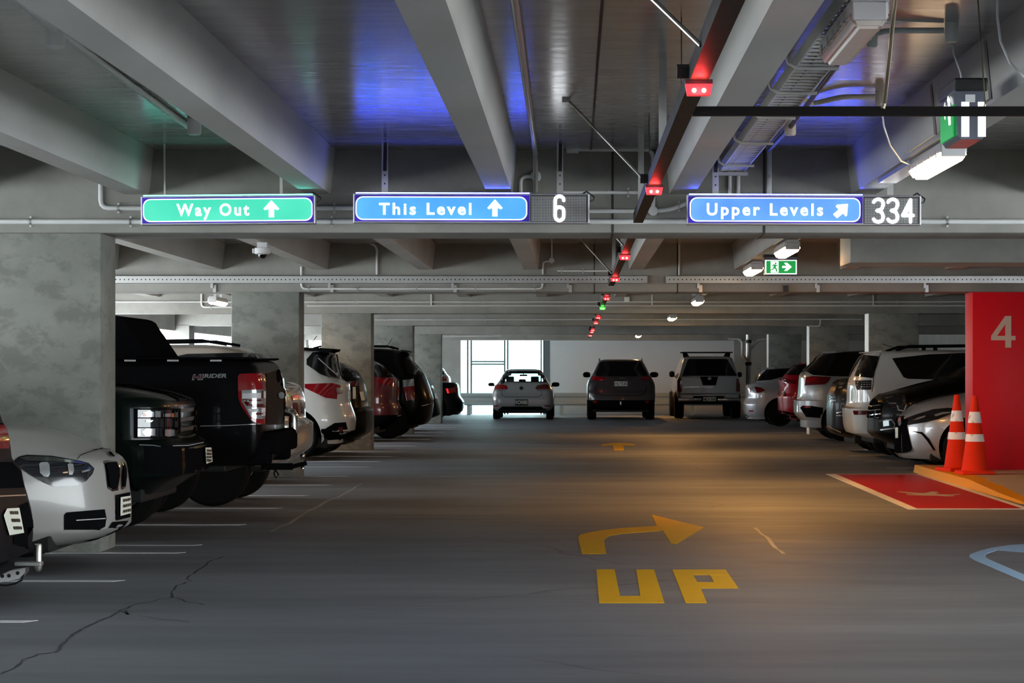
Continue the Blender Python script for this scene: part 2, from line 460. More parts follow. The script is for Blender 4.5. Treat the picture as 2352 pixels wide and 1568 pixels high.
# ------------------------------------------------------------------ the building
ZS, ZR, ZC = 2.347, 2.63, 2.956            # beam soffit, rib soffit, slab underside
XL, XR, YB, YE = -8.6, 10.5, -12.0, 77.2
BEAM_FAR = [-4.8, 6.2, 18.28, 31.0, 41.8, 52.4, 63.5, 75.0]
BD = 0.74
mb = MB(); mb.box(XL - .3, XR + .3, YB, YE + 3.0, -0.25, 0.0); struct('floor', mb, M['floor'])
mb = MB(); mb.box(XL - .3, XR + .3, YB, YE + .3, ZC, ZC + .2); struct('ceiling', mb, M['slab'])

for i, yf in enumerate(BEAM_FAR):
    mb = MB(); mb.box(XL, XR, yf - BD, yf, ZS, ZC + .02, 0.012)
    struct('concrete_beam', mb, M['beam'], None, 30)
rib_x = [-7.19 + 1.33 * k for k in range(14)]
spans = [(YB, BEAM_FAR[0] - BD)] + [(a, b - BD) for a, b in zip(BEAM_FAR, BEAM_FAR[1:])]
for y0, y1 in spans:
    for x in rib_x:
        mb = MB()
        mb.prism([(x - .09, ZR), (x + .09, ZR), (x + .125, ZC + .02), (x - .125, ZC + .02)], y0 - .03, y1 + .03, 'y')
        struct('ceiling_rib', mb, M['soffit'])
# slab joint between two double tees and the joints of the beam halves
mb = MB(); mb.box(.118, .132, BEAM_FAR[1] + .01, BEAM_FAR[2] - BD, ZC - .004, ZC + .01); struct('trim_1', mb, M['joint'])
for i, (px, yf) in enumerate(((1407, 18.28), (1755, 18.28), (1365, 31.0), (1556, 31.0))):
    x = (px - VX) * (yf - BD) / FPX
    mb = MB(); mb.box(x - .008, x + .008, yf - BD - .004, yf + .002, ZS - .004, ZC); struct('trim_%d' % (i + 2), mb, M['joint'])

COLD, COLW = 0.57, 0.86
for k, yf in enumerate(BEAM_FAR[2:7]):
    mb = MB(); mb.box(-3.48 - COLW, -3.48, yf - .09 - COLD, yf - .09, 0, ZS + .02, 0.015)
    struct('concrete_column', mb, M['column'], None, 30)
    mb = MB()
    mb.box(5.03 + .02 * k, 5.03 + .02 * k + COLW, yf - .09 - COLD, yf - .09, 0, ZS + .02, 0.015)
    if k == 1:
        o = struct('painted_column', mb, M['red_paint'], 'red painted concrete column with a beige number 4', 30)
        yn = yf - .09 - COLD
        s = yn / FPX
        c = lambda a, b: Vector(((a - VX) * s, yn - .003, HC - (b - VY) * s))
        nm = MB(); z2 = lambda q: [c(1652 + u / 2.851, 650 + v / 2.851) for u, v in q]
        for q in ([(1780, 345), (1872, 215), (1875, 266), (1820, 345)], [(1872, 215), (1912, 215), (1912, 422), (1872, 422)], [(1780, 345), (1872, 345), (1872, 374), (1780, 374)], [(1912, 345), (1940, 345), (1940, 374), (1912, 374)]): nm.poly(z2(q))
        nm.build('painted_number', M['tan_paint'], o, None, o.location, 'beige number 4')
    else:
        o = struct('concrete_column', mb, M['column'] if k else M['beam'], None, 30)
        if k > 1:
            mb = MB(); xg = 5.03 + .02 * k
            mb.box(xg - .006, xg + .001, yf - .09 - COLD + .02, yf - .11, 0, ZS); mb.build('daylit_plate', M['daylit_white'], o, None, o.location)  # pale plate added to brighten the column's daylit left face

# perimeter on the left: parapet, open band, spandrel, posts
mb = MB(); mb.box(XL - .25, XL, YB, YE, 0, 0.85); struct('wall_left', mb, M['wall'])
mb = MB(); mb.box(XL - .25, XL, YB, YE, 2.24, ZC + .02); struct('wall_left_spandrel', mb, M['wall'])
for yf in BEAM_FAR:
    mb = MB(); mb.box(XL - .27, XL + .3, yf - BD, yf, 0, ZS + .02); struct('perimeter_column', mb, M['wall'])
mb = MB(); mb.box(XR, XR + .25, 15.5, YE, 0, ZC + .02); mb.box(XR, XR + .25, YB, 15.5, 0, .1); struct('wall_right', mb, M['wall'])  # near stretch, out of view, left open to let in extra sky light
mb = MB(); mb.box(XL, XR, YB - .25, YB, 0, ZC + .02); struct('wall_back', mb, M['wall'])
# far end: concrete, window, white panel, concrete
def endx(px): return (px - VX) * YE / FPX
xw0, xw1, xp0, xp1 = endx(1058), endx(1250), endx(1262), endx(1686)
mb = MB()
mb.box(XL + 1.0, xw0, YE, YE + .25, 0, ZC + .02); struct('wall_far_left', mb, M['wall'])
mb = MB(); mb.box(xw0, xw1, YE, YE + .25, 2.38, ZC + .02); struct('wall_far_lintel', mb, M['wall'])
mb = MB(); mb.box(xw1, xp0, YE - .02, YE + .25, 0, ZC + .02); struct('trim_8', mb, M['dark_conc'])
mb = MB(); mb.box(xp0, xp1, YE, YE + .25, 0, ZC + .02); struct('wall_far', mb, M['white_wall'])
mb = MB(); mb.box(xp1, XR, YE, YE + .25, 0, ZC + .02); struct('wall_far_right', mb, M['wall'])
# window frame of the far opening
w = thing('window_1', 'bright full height aluminium framed window behind the silver hatchback', 'window', ((xw0 + xw1) / 2, YE + .1, 0))
w['kind'] = 'structure'
mb = MB()
for a, b in ((1072, 1076), (1080, 1084), (1157, 1161), (1164, 1168), (1241, 1244.5), (1247, 1250)):
    mb.box(endx(a), endx(b), YE + .05, YE + .13, 0, 2.38)
part('mullion', mb, M['alu'], w)
mb = MB()
for a, b in ((828.5, 832), (834.5, 838)):
    mb.box(endx(1083), endx(1158), YE + .06, YE + .12, HC - (b - VY) * YE / FPX, HC - (a - VY) * YE / FPX)
part('transom', mb, M['alu'], w)
mb = MB()
for a, b in ((1059, 1073), (1083, 1158), (1168, 1242)):
    mb.box(endx(a), endx(b), YE + .085, YE + .095, 0.05, 2.38)
part('pane', mb, M['clear'], w)

# guard rail in front of the far wall
gr = thing('guard_rail', 'grey steel guard rail along the foot of the far wall', 'barrier', (1, 75.9, 0))
wv = [(75.90, .70), (75.84, .66), (75.84, .60), (75.90, .54), (75.90, .46), (75.84, .40), (75.84, .34), (75.90, .30), (75.94, .30), (75.94, .70)]
mb = MB(); mb.prism(wv, -5.6, 7.0, 'x'); part('rail', mb, M['rail_steel'], gr)
for px in (1077, 1290, 1590):
    x = (px - VX) * 76 / FPX
    mb = MB(); mb.box(x - .06, x + .06, 75.94, 76.06, 0, .66); part('post', mb, M['rail_steel'], gr)

# pipes at the far end
mb = MB()
z = 2.50
mb.tube([((1156 - VX) * 76.3 / FPX, 76.3, ZC - .01), ((1156 - VX) * 76.3 / FPX, 76.3, z + .14), ((1160 - VX) * 76.3 / FPX, 76.3, z + .04), ((1168 - VX) * 76.3 / FPX, 76.3, z), ((1683 - VX) * 76.3 / FPX, 76.3, z)], .065, 12)
single('drain_pipe', mb, M['pvc'], 'long pale drain pipe under the ceiling above the white far wall', 'pipe', None, None, 40)
dp = thing('downpipe', 'shiny silver downpipe with black couplings right of the roof rack ute', 'pipe', ((1719 - VX) * 72 / FPX, 72, 0))
mb = MB(); mb.lathe([(.078, 0), (.078, ZC - .002)], dp.location, 'z', 18); part('pipe', mb, M['galv'], dp, 40)
for py in (784, 835):
    zz = HC - (py - VY) * 72 / FPX
    mb = MB(); mb.lathe([(.098, zz - .05), (.098, zz + .05)], (dp.location.x, 72, 0), 'z', 18); part('coupling', mb, M['black'], dp, 40)
mb = MB(); mb.tube([PX(1672, 777, 71.9), PX(1698, 778, 71.9), PX(1705, 786, 71.9), PX(1705, 816, 71.9), PX(1717, 828, 71.9)], .045, 10); part('branch', mb, M['pvc'], dp, 40)
mb = MB(); mb.tube([PX(1760, 779, 72.1), PX(1740, 782, 72.1), PX(1722, 803, 72.1)], .045, 10); part('branch', mb, M['pvc'], dp, 40)

# ------------------------------------------------------------------ floor markings
def FL(px, py, z=0.0):
    Y = (HC - z) * FPX / (py - VY); return ((px - VX) * Y / FPX, Y)
def floor_poly(name, pts, mat, label, cat, group=None, z=0.0025, parent=None):
    mb = MB(); mb.prism([FL(*p) for p in pts], 0.0002, z, 'z')
    if parent is not None: return part(name, mb, mat, parent)
    return single(name, mb, mat, label, cat, group)
def zf(pts, sx, ox, oy): return [(ox + x / sx, oy + y / sx) for x, y in pts]

LINES_L = [(12.74, 0, 'nearest the camera, at the left edge of the photo'), (15.22, 0, 'under the near tow hitch at the left'), (17.6, 0, 'just in front of the first left column'),
           (18.38, 1, 'just behind the first left column'), (20.86, 0, 'from below the dark green four wheel drive'), (23.42, 0, 'between the dark green four wheel drive and the black ute'),
           (25.84, 0, 'running out beyond the black ute'), (28.3, 0, 'second beyond the black ute'), (30.63, 1, 'just in front of the second left column'),
           (33.7, 1, 'just behind the second left column'), (35.8, 0, 'in front of the white wagon on the left'), (38.0, 0, 'under the white wagon on the left'), (40.4, 1, 'just in front of the third left column'),
           (43.5, 0, 'just behind the third left column'), (45.4, 1, 'in front of the dark red car on the left'), (47.9, 0, 'beyond the dark red car on the left'), (50.8, 1, 'just in front of the fourth left column'),
           (53.8, 0, 'first beyond the fourth left column'), (56.0, 0, 'second beyond the fourth left column'), (58.5, 0, 'third beyond the fourth left column'), (61.0, 0, 'just in front of the fifth left column')]
for Y, faint, where in LINES_L:
    mb = MB(); mb.prism([(-8.3, Y - .05), (-2.92, Y - .05), (-2.86, Y + .05), (-8.3, Y + .05)], .0002, .0022, 'z')
    single('parking_line', mb, M['line_faint' if faint else 'line'], ('faded' if faint else 'white') + ' painted bay line ' + where, 'parking line', 'bay lines on the left')
for Y, where in ((33.4, 'below the silver coupe on the right'), (35.9, 'below the black bonnet on the right'), (38.3, 'below the white people mover on the right'), (44.4, 'beyond the third right column'), (46.8, 'below the silver wagon on the right'), (53.5, 'beyond the fourth right column')):
    mb = MB(); mb.prism([(4.42, Y - .05), (9.8, Y - .05), (9.8, Y + .05), (4.36, Y + .05)], .0002, .0022, 'z')
    single('parking_line', mb, M['line_faint'], 'faint painted bay line ' + where, 'parking line', 'bay lines on the right')
z3 = lambda pts: zf(pts, 3.92, 1200, 1150)
floor_poly('turn_arrow', z3([(535, 478), (512, 380), (503, 330), (520, 305), (600, 285), (720, 265), (900, 245), (1210, 228), (1165, 125), (1635, 240), (1380, 390), (1340, 385), (1265, 268), (900, 295), (780, 315), (735, 350), (740, 400), (757, 478)]),
           M['yellow'], 'yellow painted arrow bending right above the word UP', 'floor arrow')
up = thing('painted_word', 'yellow painted word UP on the grey floor', 'floor lettering', (.3, 15, 0))
floor_poly('letter', z3([(665, 618), (830, 618), (878, 858), (1062, 858), (1025, 620), (1185, 620), (1278, 920), (692, 920)]), M['yellow'], '', '', parent=up)
floor_poly('letter', z3([(1350, 620), (1535, 620), (1535, 668), (1575, 732), (1605, 788), (1660, 920), (1470, 920)]), M['yellow'], '', '', parent=up).data.name = 'letter_stem'
mb = MB()
for q in ([(1535, 620), (1830, 620), (1860, 668), (1535, 668)], [(1690, 670), (1862, 670), (1908, 735), (1725, 735)], [(1575, 732), (1908, 735), (1945, 788), (1605, 788)]):
    mb.prism([FL(*p) for p in z3(q)], .0002, .0025, 'z')
part('letter_bowl', mb, M['yellow'], up)
floor_poly('straight_arrow', [(1381, 1020), (1400, 1018), (1420, 1016.5), (1445, 1018), (1461, 1021), (1455, 1023), (1432, 1022.5), (1433, 1034), (1411, 1034), (1408, 1022.5), (1382, 1023)], M['yellow'],
           'small orange yellow arrow far down the driving lane', 'floor arrow')
z4 = lambda pts: zf(pts, 4.61, 1850, 1060)
floor_poly('outlined_arrow', z4([(2600, 870), (2315, 875), (2150, 885), (1960, 915), (1830, 950), (1740, 985), (1735, 1010), (1790, 1045), (2315, 1268), (2600, 1390), (2600, 1290), (2315, 1195), (2270, 1178), (1930, 1030), (1898, 1000), (1930, 970), (2030, 938), (2315, 962), (2600, 985)]),
           M['blue_white'], 'bluish white painted hook marking at the right edge of the floor', 'floor arrow')
cw = thing('crossing_marking', 'red painted floor panel with white edges and a white walking figure', 'floor marking', (3.9, 27, 0))
floor_poly('red_panel', z4([(320, 136), (1180, 136), (2295, 498), (1185, 498)]), M['red_floor'], '', '', parent=cw)
floor_poly('edge_line', z4([(215, 131), (320, 131), (1185, 499), (1180, 507), (1090, 507)]), M['line'], '', '', z=.003, parent=cw)
floor_poly('edge_line', z4([(1165, 131), (1260, 131), (2560, 560), (2315, 500)]), M['line'], '', '', z=.003, parent=cw)
floor_poly('edge_line', z4([(320, 130), (1180, 130), (1180, 136), (320, 136)]), M['line_faint'], '', '', z=.003, parent=cw)
floor_poly('edge_line', z4([(1185, 498), (2320, 498), (2320, 505), (1180, 507)]), M['line'], '', '', z=.0034, parent=cw)
floor_poly('walking_figure', z4([(960, 318), (1010, 319), (1240, 336), (1320, 327), (1300, 322), (1330, 318), (1390, 320), (1410, 330), (1370, 341), (1440, 350), (1640, 342), (1640, 350), (1480, 358), (1575, 360), (1575, 367), (1500, 369), (1380, 361), (1290, 360), (1210, 358), (1070, 354), (1068, 344), (1200, 347), (1010, 327)]),
           M['island'], '', '', z=.0034, parent=cw)

# kerbed island at the foot of the red column
mb = MB(); mb.prism([(25.0, 0), (25.0, .024), (25.7, .045), (27.5, .099), (31.9, .099), (31.9, 0)], 4.74, 8.8, 'x'); struct('island_slab', mb, M['island'])
mb = MB()
bm = mb.bm
secs = [(31.95, 4.53, 4.80, .1), (27.6, 4.53, 4.80, .1), (25.6, 4.52, 4.72, .045), (24.2, 4.52, 4.66, .02)]
rows = [[bm.verts.new((xa, y, 0)), bm.verts.new((xa + .02, y, zz)), bm.verts.new((xb, y, zz)), bm.verts.new((xb, y, 0))] for y, xa, xb, zz in secs]
for a, b in zip(rows, rows[1:]):
    for i in range(4): bm.faces.new((a[i], a[(i + 1) % 4], b[(i + 1) % 4], b[i]))
bm.faces.new(rows[0]); bm.faces.new(rows[-1][::-1]); bmesh.ops.recalc_face_normals(bm, faces=bm.faces)
mb.prism([(4.66, 24.2), (8.8, 24.2), (8.8, 25.0), (4.72, 25.0)], 0, .026, 'z')
single('kerb', mb, M['kerb_yellow'], 'yellow painted kerb edging the concrete island by the red column', 'kerb')

def cone(loc, label, yaw):
    t = thing('traffic_cone', label, 'traffic cone', loc, (0, 0, yaw), 'traffic cones by the red column')
    H = .955
    rad = lambda z: .165 - (.165 - .032) * (z - .05) / (H - .05)
    mb = MB(); mb.box(-.20, .20, -.20, .20, 0, .045, .012); mb.build('base', M['cone'], t, 30)
    mb = MB(); mb.lathe([(rad(.045), .045), (.155, .07), (rad(H - .01), H - .01), (.022, H), (.0, H)], n=28); mb.build('cone_body', M['cone'], t, 40)
    for a, b in ((.395, .485), (.62, .755)):
        mb = MB(); mb.lathe([(rad(a) + .003, a), (rad(b) + .003, b)], n=28); mb.build('reflective_band', M['reflect'], t, 40)
    return t
cone((4.855, 29.0, .1), 'orange traffic cone with white bands standing nearer on the kerb corner', .1)
cone((4.79, 29.95, .1), 'orange traffic cone with white bands behind the nearer cone, touching the red column', .35)

# cracks and scratches in the floor
def crack(name, lines, w, mat, label):
    random.seed(4); mb = MB()
    for pts in lines:
        fine = []
        for p, q in zip(pts, pts[1:]):
            for t in (0, .33, .67): fine.append((p[0] + (q[0] - p[0]) * t + random.uniform(-3, 3), p[1] + (q[1] - p[1]) * t + random.uniform(-1.5, 1.5)))
        fine.append(pts[-1])
        for p, q in zip(fine, fine[1:]):
            (x0, y0), (x1, y1) = FL(*p), FL(*q); L = math.hypot(x1 - x0, y1 - y0) or 1
            k = w * random.uniform(.5, 1.2) / 2; nx, ny = -(y1 - y0) / L * k, (x1 - x0) / L * k
            mb.poly([(x0 + nx, y0 + ny, .0012), (x1 + nx, y1 + ny, .0012), (x1 - nx, y1 - ny, .0012), (x0 - nx, y0 - ny, .0012)])
    single(name, mb, mat, label, 'floor crack')
z5 = lambda pts: [(x / 1.493, 1000 + y / 1.493) for x, y in pts]
crack('floor_crack', [z5([(-40, 830), (0, 815), (50, 800), (75, 770), (130, 750), (190, 745), (215, 710), (240, 690), (280, 665), (320, 645), (380, 620), (415, 600), (470, 578), (530, 565), (590, 555), (590, 535), (610, 515), (655, 500), (640, 490), (680, 462), (715, 435), (765, 415)]),
    z5([(590, 552), (640, 570), (700, 580)]), z5([(415, 600), (440, 612), (430, 600)])], .015, plain('crack_in_concrete', (.085, .09, .10), .8, spec=.1), 'dark jagged crack across the grey floor at lower left')
crack('floor_crack', [z5([(480, 620), (560, 630), (650, 640)])], .012, M['joint'], 'short faint crack right of the long jagged crack')
crack('floor_scratch', [z5([(930, 332), (990, 300), (1060, 260), (1110, 230), (1180, 200), (1240, 165)])], .035, M['scratch'], 'pale scratch on the floor right of the bay lines')
crack('floor_scratch', [[(1735, 1213), (1758, 1232), (1775, 1250), (1800, 1272)]], .03, M['scratch'], 'pale scratch on the floor right of the yellow bending arrow')

# ------------------------------------------------------------------ illuminated signs
SY = 17.0; SP = SY / FPX
def sign(name, label, cx, cy, roll, x0, x1, y0, y1, panel, face_mat, text, tspec, arrow, led=None, digits=None, hang=()):
    root = thing(name, label, 'sign', PX(cx, cy, SY), (0, math.radians(roll), 0), 'overhead lit signs')
    U = lambda px: (px - cx) * SP
    V = lambda py: -(py - cy) * SP
    mb = MB(); mb.box(U(x0), U(x1), 0, .09, V(y1), V(y0), .006); mb.build('housing', M['sign_frame'], root)
    mb = MB(); mb.box(U(x0 + 4), U(led[0] - 2 if led else x1 - 4), -.004, .002, V(y1 - 4), V(y0 + 4)); mb.build('backlit_surround', M['sign_dark'], root)
    xr = U(led[0] - 2 if led else x1 - 6)
    mb = MB(); mb.box(U(x0 + 6), xr, .0105, .014, V(y0) - .002, V(y0) + .008); mb.build('added_light_shield', M['sign_frame'], root)  # lip added to keep the edge light off the beam behind
    mb = MB(); mb.prism([(.005, V(y0) + .001), (.010, V(y0) + .001), (.010, V(y0) + .006)], U(x0 + 6), xr, 'x'); mb.build('edge_light', M['edge_green' if face_mat is M['sign_green'] else 'edge_blue'], root)
    a, b, c, d = panel
    mb = MB(); mb.prism(round_rect(U(a), U(b), V(d), V(c), 17 * SP), -.009, -.003, 'y'); bd = mb.build('border_line', M['sign_white'], root)
    mb = MB(); mb.prism(round_rect(U(a) + 2.4 * SP, U(b) - 2.4 * SP, V(d) + 2.4 * SP, V(c) - 2.4 * SP, 15 * SP), -.013, -.008, 'y'); mb.build('sign_face', face_mat, root)
    tx0, tx1, base, cap, space, bold = tspec
    text_plate(text, tx0, tx1, base, cap, space, bold, lambda p, q: Vector((U(p), -.015, V(q)))).build('lettering', M['sign_white'], root)
    mb = MB(); mb.prism([(U(p), V(q)) for p, q in arrow], -.018, -.012, 'y'); mb.build('arrow', M['sign_white'], root)
    if led:
        mb = MB(); mb.box(U(led[0]), U(led[1]), -.004, .002, V(y1 - 3), V(y0 + 3)); lp = mb.build('led_panel', M['led_off'], root)
        mb = MB(); st = 3.6 * SP
        nx = int((led[1] - led[0] - 4) / 3.6); nz = int((y1 - y0 - 8) / 3.6)
        for i in range(nx):
            for k in range(nz):
                ux, vz = U(led[0] + 3) + i * st, V(y1 - 5) + k * st
                mb.poly([(ux, -.0055, vz), (ux + st * .6, -.0055, vz), (ux + st * .6, -.0055, vz + st * .6), (ux, -.0055, vz + st * .6)])
        mb.build('dot_matrix', M['led_dot'], lp)
        for dg in digits:
            mb = MB()
            for s in dg: stroke(mb, [(U(p), V(q)) for p, q in s], 7.6 * SP, -.008)
            mb.build('led_digit', M['led_white'], root)
    mb = MB(); mb.tube([(U(x1) - .05, .06, V(y0) + .002), (U(x1) - .02, .07, V(y0) + .02), (U(x1) + .035, .07, V(y0) - .02), (U(x1) + .03, .07, V(y0) - .045), (U(x1) - .004, .06, V(y0) - .05)], .006, 8); mb.build('cable_loop', M['black'], root, 40)
    for h in hang:
        hx, top, w = h[:3]
        mb = MB(); zt = ZC - root.location.z
        mb.box(U(hx) - w / 2, U(hx) + w / 2, .03, .045, V(y0) - .005, zt)
        hg = mb.build('hanger', M['galv'], root)
        if len(h) > 3:
            mb = MB(); mb.bar((U(hx) + .004, .026, zt), (U(hx), .026, V(y0) + .16), .025, .012, (0, 1, 0)); mb.build('cable', M['black'], hg)
            mb = MB(); mb.lathe([(.006, .0), (.006, .006)], (U(hx), .024, V(y0) + .07), 'y', 8); mb.build('bolt', M['black'], hg)
            mb = MB(); mb.lathe([(.006, .0), (.006, .006)], (U(hx), .024, V(y0) + .13), 'y', 8); mb.build('bolt', M['black'], hg)
    return root

def up_arrow(cx, top, bot, w):
    h = bot - top
    return [(cx, top), (cx + w / 2, top + h * .50), (cx + w * .40, top + h * .58), (cx + w * .17, top + h * .50), (cx + w * .17, bot), (cx - w * .17, bot), (cx - w * .17, top + h * .50), (cx - w * .40, top + h * .58), (cx - w / 2, top + h * .50)]
def arc(cx, cy, rx, ry, a0, a1, n=9):
    return [(cx + rx * math.cos(math.radians(a0 + (a1 - a0) * k / n)), cy - ry * math.sin(math.radians(a0 + (a1 - a0) * k / n))) for k in range(n + 1)]
def d6(cx, t, b):
    r = 10; return [arc(cx, t + 13, r, 10, 0, 180) + [(cx - r, b - 14)] + arc(cx, b - 15, r, 11, 180, 360) + [(cx + r, b - 25)] + arc(cx, b - 25, r, 10, 0, 180)]
def d3(cx, t, b):
    r = 11; m = (t + b) / 2
    return [arc(cx, t + 13, r, 9, 165, 0) + [(cx + r, t + 19)] + [(cx + 7, m - 3), (cx - 3, m), (cx + 7, m + 3), (cx + r, b - 19)] + arc(cx, b - 13, r, 9, 0, -165)]
def d4(cx, t, b): return [[(cx + 6, b - 4), (cx + 6, t + 5), (cx - 12, b - 19), (cx + 12, b - 19)], [(cx + 2, t + 14), (cx - 6, b - 19)]]

sign('overhead_sign', 'lit green overhead sign reading Way Out with an upward arrow', 523.5, 482, -.5, 323, 724, 448.5, 515.5, (329, 718, 455.5, 508.5), M['sign_green'],
     'Way Out', (406, 573, 494.5, 467.5, 1.3, .028), up_arrow(624, 461, 500, 36), hang=((377, 330, .012), (645, 400, .02)))
sign('overhead_sign', 'lit blue overhead sign reading This Level with a 6 on its display', 1082.5, 478.5, .12, 811, 1354, 444, 512.5, (817, 1211, 451.5, 505.5), M['sign_blue'],
     'This Level', (871, 1083, 492.5, 466.5, 1.3, .028), up_arrow(1137, 458, 497, 35), (1218, 1350), [d6(1285, 447, 510)], hang=((883, 318, .045, 1), (1286, 315, .045, 1)))
sign('overhead_sign', 'lit violet blue overhead sign reading Upper Levels with 334 on its display', 1846.5, 482, .22, 1577, 2116, 447.5, 516.5, (1584, 1976, 454, 509.5), M['sign_blue2'],
     'Upper Levels', (1623, 1890, 494.5, 467.5, 1.3, .026), [(1947, 468), (1945, 494), (1942, 497), (1936, 490), (1922, 501), (1913, 492), (1926, 481), (1919, 474), (1922, 470)], (1983, 2112), [d3(2017, 453, 513), d3(2050, 453, 513), d4(2085, 453, 513)],
     hang=((1644, 380, .045, 1), (2046, 430, .045)))

# ------------------------------------------------------------------ sensor rails and their indicator lights
ZRAIL = 2.395
def rail(label, y0, y1, x=.46, hangers=(), brace=()):
    t = thing('sensor_rail', label, 'rail', (x, (y0 + y1) / 2, ZRAIL), group='black sensor rails')
    w, h = .034, .07
    mb = MB(); mb.prism([(x - w, ZRAIL + h), (x - w, ZRAIL), (x + w, ZRAIL), (x + w, ZRAIL + h), (x + w - .004, ZRAIL + h), (x + w - .004, ZRAIL + .004), (x - w + .004, ZRAIL + .004), (x - w + .004, ZRAIL + h)], y0, y1, 'y')
    part('channel', mb, M['black_rail'], t)
    mb = MB(); mb.box(x - w - .003, x + w + .003, y1 - .004, y1 + .004, ZRAIL - .004, ZRAIL + .006); part('end_cap', mb, M['white_pl'], t)
    for hy in hangers:
        mb = MB(); mb.box(x - .02, x + .02, hy - .01, hy + .01, ZRAIL + .02, ZC); part('hanger', mb, M['galv'], t)
    for by in brace:
        mb = MB(); mb.tube([(x - .5, by + .5, ZC), (x - .035, by, ZRAIL + .02)], .0085, 8); b = part('brace_rod', mb, M['steel'], t, 40)
        mb = MB(); mb.box(x - .53, x - .48, by + .48, by + .52, ZC - .02, ZC); part('bracket', mb, M['galv'], b)
    return t
rail('black sensor rail above the camera running to the Upper Levels sign', 5.6, 17.15, hangers=(12.4, 16.4), brace=(8.0, 13.8))
rail('black sensor rail just beyond the first beam', 18.4, 29.6, hangers=(22.6, 27.6), brace=(20.5, 26.4))
rail('short black sensor rail between the second and third beam', 31.5, 40.6, hangers=(35, 39), brace=())
rail('short black sensor rail between the third and fourth beam', 42.3, 51.2, hangers=(46,), brace=())
rail('short black sensor rail between the fourth and fifth beam', 52.9, 62.3, hangers=(58,), brace=())
rail('farthest black sensor rail near the white wall', 64.0, 73.5, hangers=(69,), brace=())

def indicator(Y, colour, label, big=True):
    x = .46
    t = thing('bay_indicator', label, 'indicator light', (x, Y, ZRAIL), group='bay indicator lights under the rail')
    mb = MB(); mb.box(x - .05, x + .05, Y - .01, Y + .055, ZRAIL - .012, ZRAIL + .004); part('mount', mb, M['black'], t)
    mb = MB(); mb.prism([(x - .05, ZRAIL - .010), (x + .05, ZRAIL - .010), (x + .042, ZRAIL - .052), (x - .042, ZRAIL - .052)], Y, Y + .05, 'y')
    part('lens', mb, M[colour + '_lens'], t)
    for dx in (-.018, .018):
        mb = MB(); mb.lathe([(.0, -.004), (.0085, -.003), (.0085, .0)], (x + dx, Y - .001, ZRAIL - .036), 'y', 12); part('led', mb, M[colour + '_led'], t)
        mb = MB(); mb.lathe([(.0085, .0), (.0085, .003), (.0, .004)], (x + dx, Y + .051, ZRAIL - .036), 'y', 12); part('led', mb, M[colour + '_led'], t)
    mb = MB(); mb.bar((x - .055, Y + .06, ZRAIL + .035), (x - .055, Y + .11, ZRAIL + .055), .045, .04); part('sensor_head', mb, M['black'], t)
    ld = bpy.data.lights.new('indicator_glow', 'POINT'); ld.energy = .9; ld.shadow_soft_size = .02
    ld.color = (1, .04, .05) if colour == 'red' else (.1, 1, .1)
    lo = bpy.data.objects.new('indicator_glow', ld); COL.objects.link(lo); lo.parent = t; lo.location = (0, -.07, -.035)
IND = [(8.8, 'red', 'red bay indicator nearest the camera, highest on the rail'), (13.7, 'red', 'red bay indicator just above the Upper Levels sign'), (21.6, 'red', 'red bay indicator first below the first beam'),
       (26.7, 'red', 'red bay indicator on the rail end in front of the perforated tray'), (33.5, 'red', 'red bay indicator just above the green one'), (38.5, 'green', 'only green bay indicator on the rails'),
       (45.0, 'red', 'red bay indicator first below the green one'), (49.8, 'red', 'red bay indicator second below the green one'), (58.0, 'red', 'red bay indicator third below the green one'), (60.8, 'red', 'red bay indicator fourth below the green one'), (66.5, 'red', 'farthest red bay indicator, lowest in its row')]
for a in IND: indicator(*a)

xb = PX(1583, 255, 9.9)
cb = thing('cross_rail', 'thin black rail crossing from the sensor rail to the right edge', 'rail', (2.3, 9.9, xb.z - .02))
mb = MB(); mb.box(.49, 4.2, 9.885, 9.92, xb.z - .02, xb.z + .018); part('channel', mb, M['black_rail'], cb)
mb = MB(); mb.tube([PX(2028, 249, 9.86), PX(2032, 236, 9.86), PX(2062, -60, 9.2)], [.010, .0085, .0085], 8); part('brace_rod', mb, M['brass'], cb, 40)
mb = MB(); mb.tube([PX(2258, 250, 9.9), PX(2263, 240, 9.9), PX(2246, 0, 10.3)], .0035, 8); part('drop_rod', mb, M['brass'], cb, 40)

# thin rods from the slab
for px, py, Y, lab in ((1565, 215, 11.0, 'thin threaded rod beside the nearest red indicator'), (1491, 350, 15.2, 'thin black rod dropping from the slab by the diagonal brace')):
    p = PX(px, py, Y); mb = MB(); mb.tube([p, (p.x, Y, ZC)], .003, 6)
    single('threaded_rod', mb, M['black'], lab, 'rod')

# ------------------------------------------------------------------ cable tray along the right rib
tx, tz = 1.14, 2.77
tr = thing('cable_tray', 'galvanised ladder cable tray above the Upper Levels sign', 'cable tray', (tx, 12.5, tz))
for sx in (-.085, .085):
    mb = MB(); mb.prism([(tx + sx - .004, tz), (tx + sx + .004, tz), (tx + sx + .004, tz + .06), (tx + sx - .004, tz + .06)], 6.0, 17.35, 'y'); part('side_rail', mb, M['tray_steel'], tr)
for k in range(90):
    y = 6.2 + k * .125
    if y > 17.3: break
    mb = MB(); mb.box(tx - .082, tx + .082, y - .018, y + .018, tz + .004, tz + .012); part('rung', mb, M['tray_steel'], tr)
mb = MB(); mb.tube([(tx - .03, 6, tz + .03), (tx - .02, 12, tz + .03), (tx - .035, 17.4, tz + .03)], .022, 8); mb.tube([(tx + .03, 6, tz + .03), (tx + .035, 17.4, tz + .03)], .018, 8)
part('cables', mb, M['black'], tr, 40)
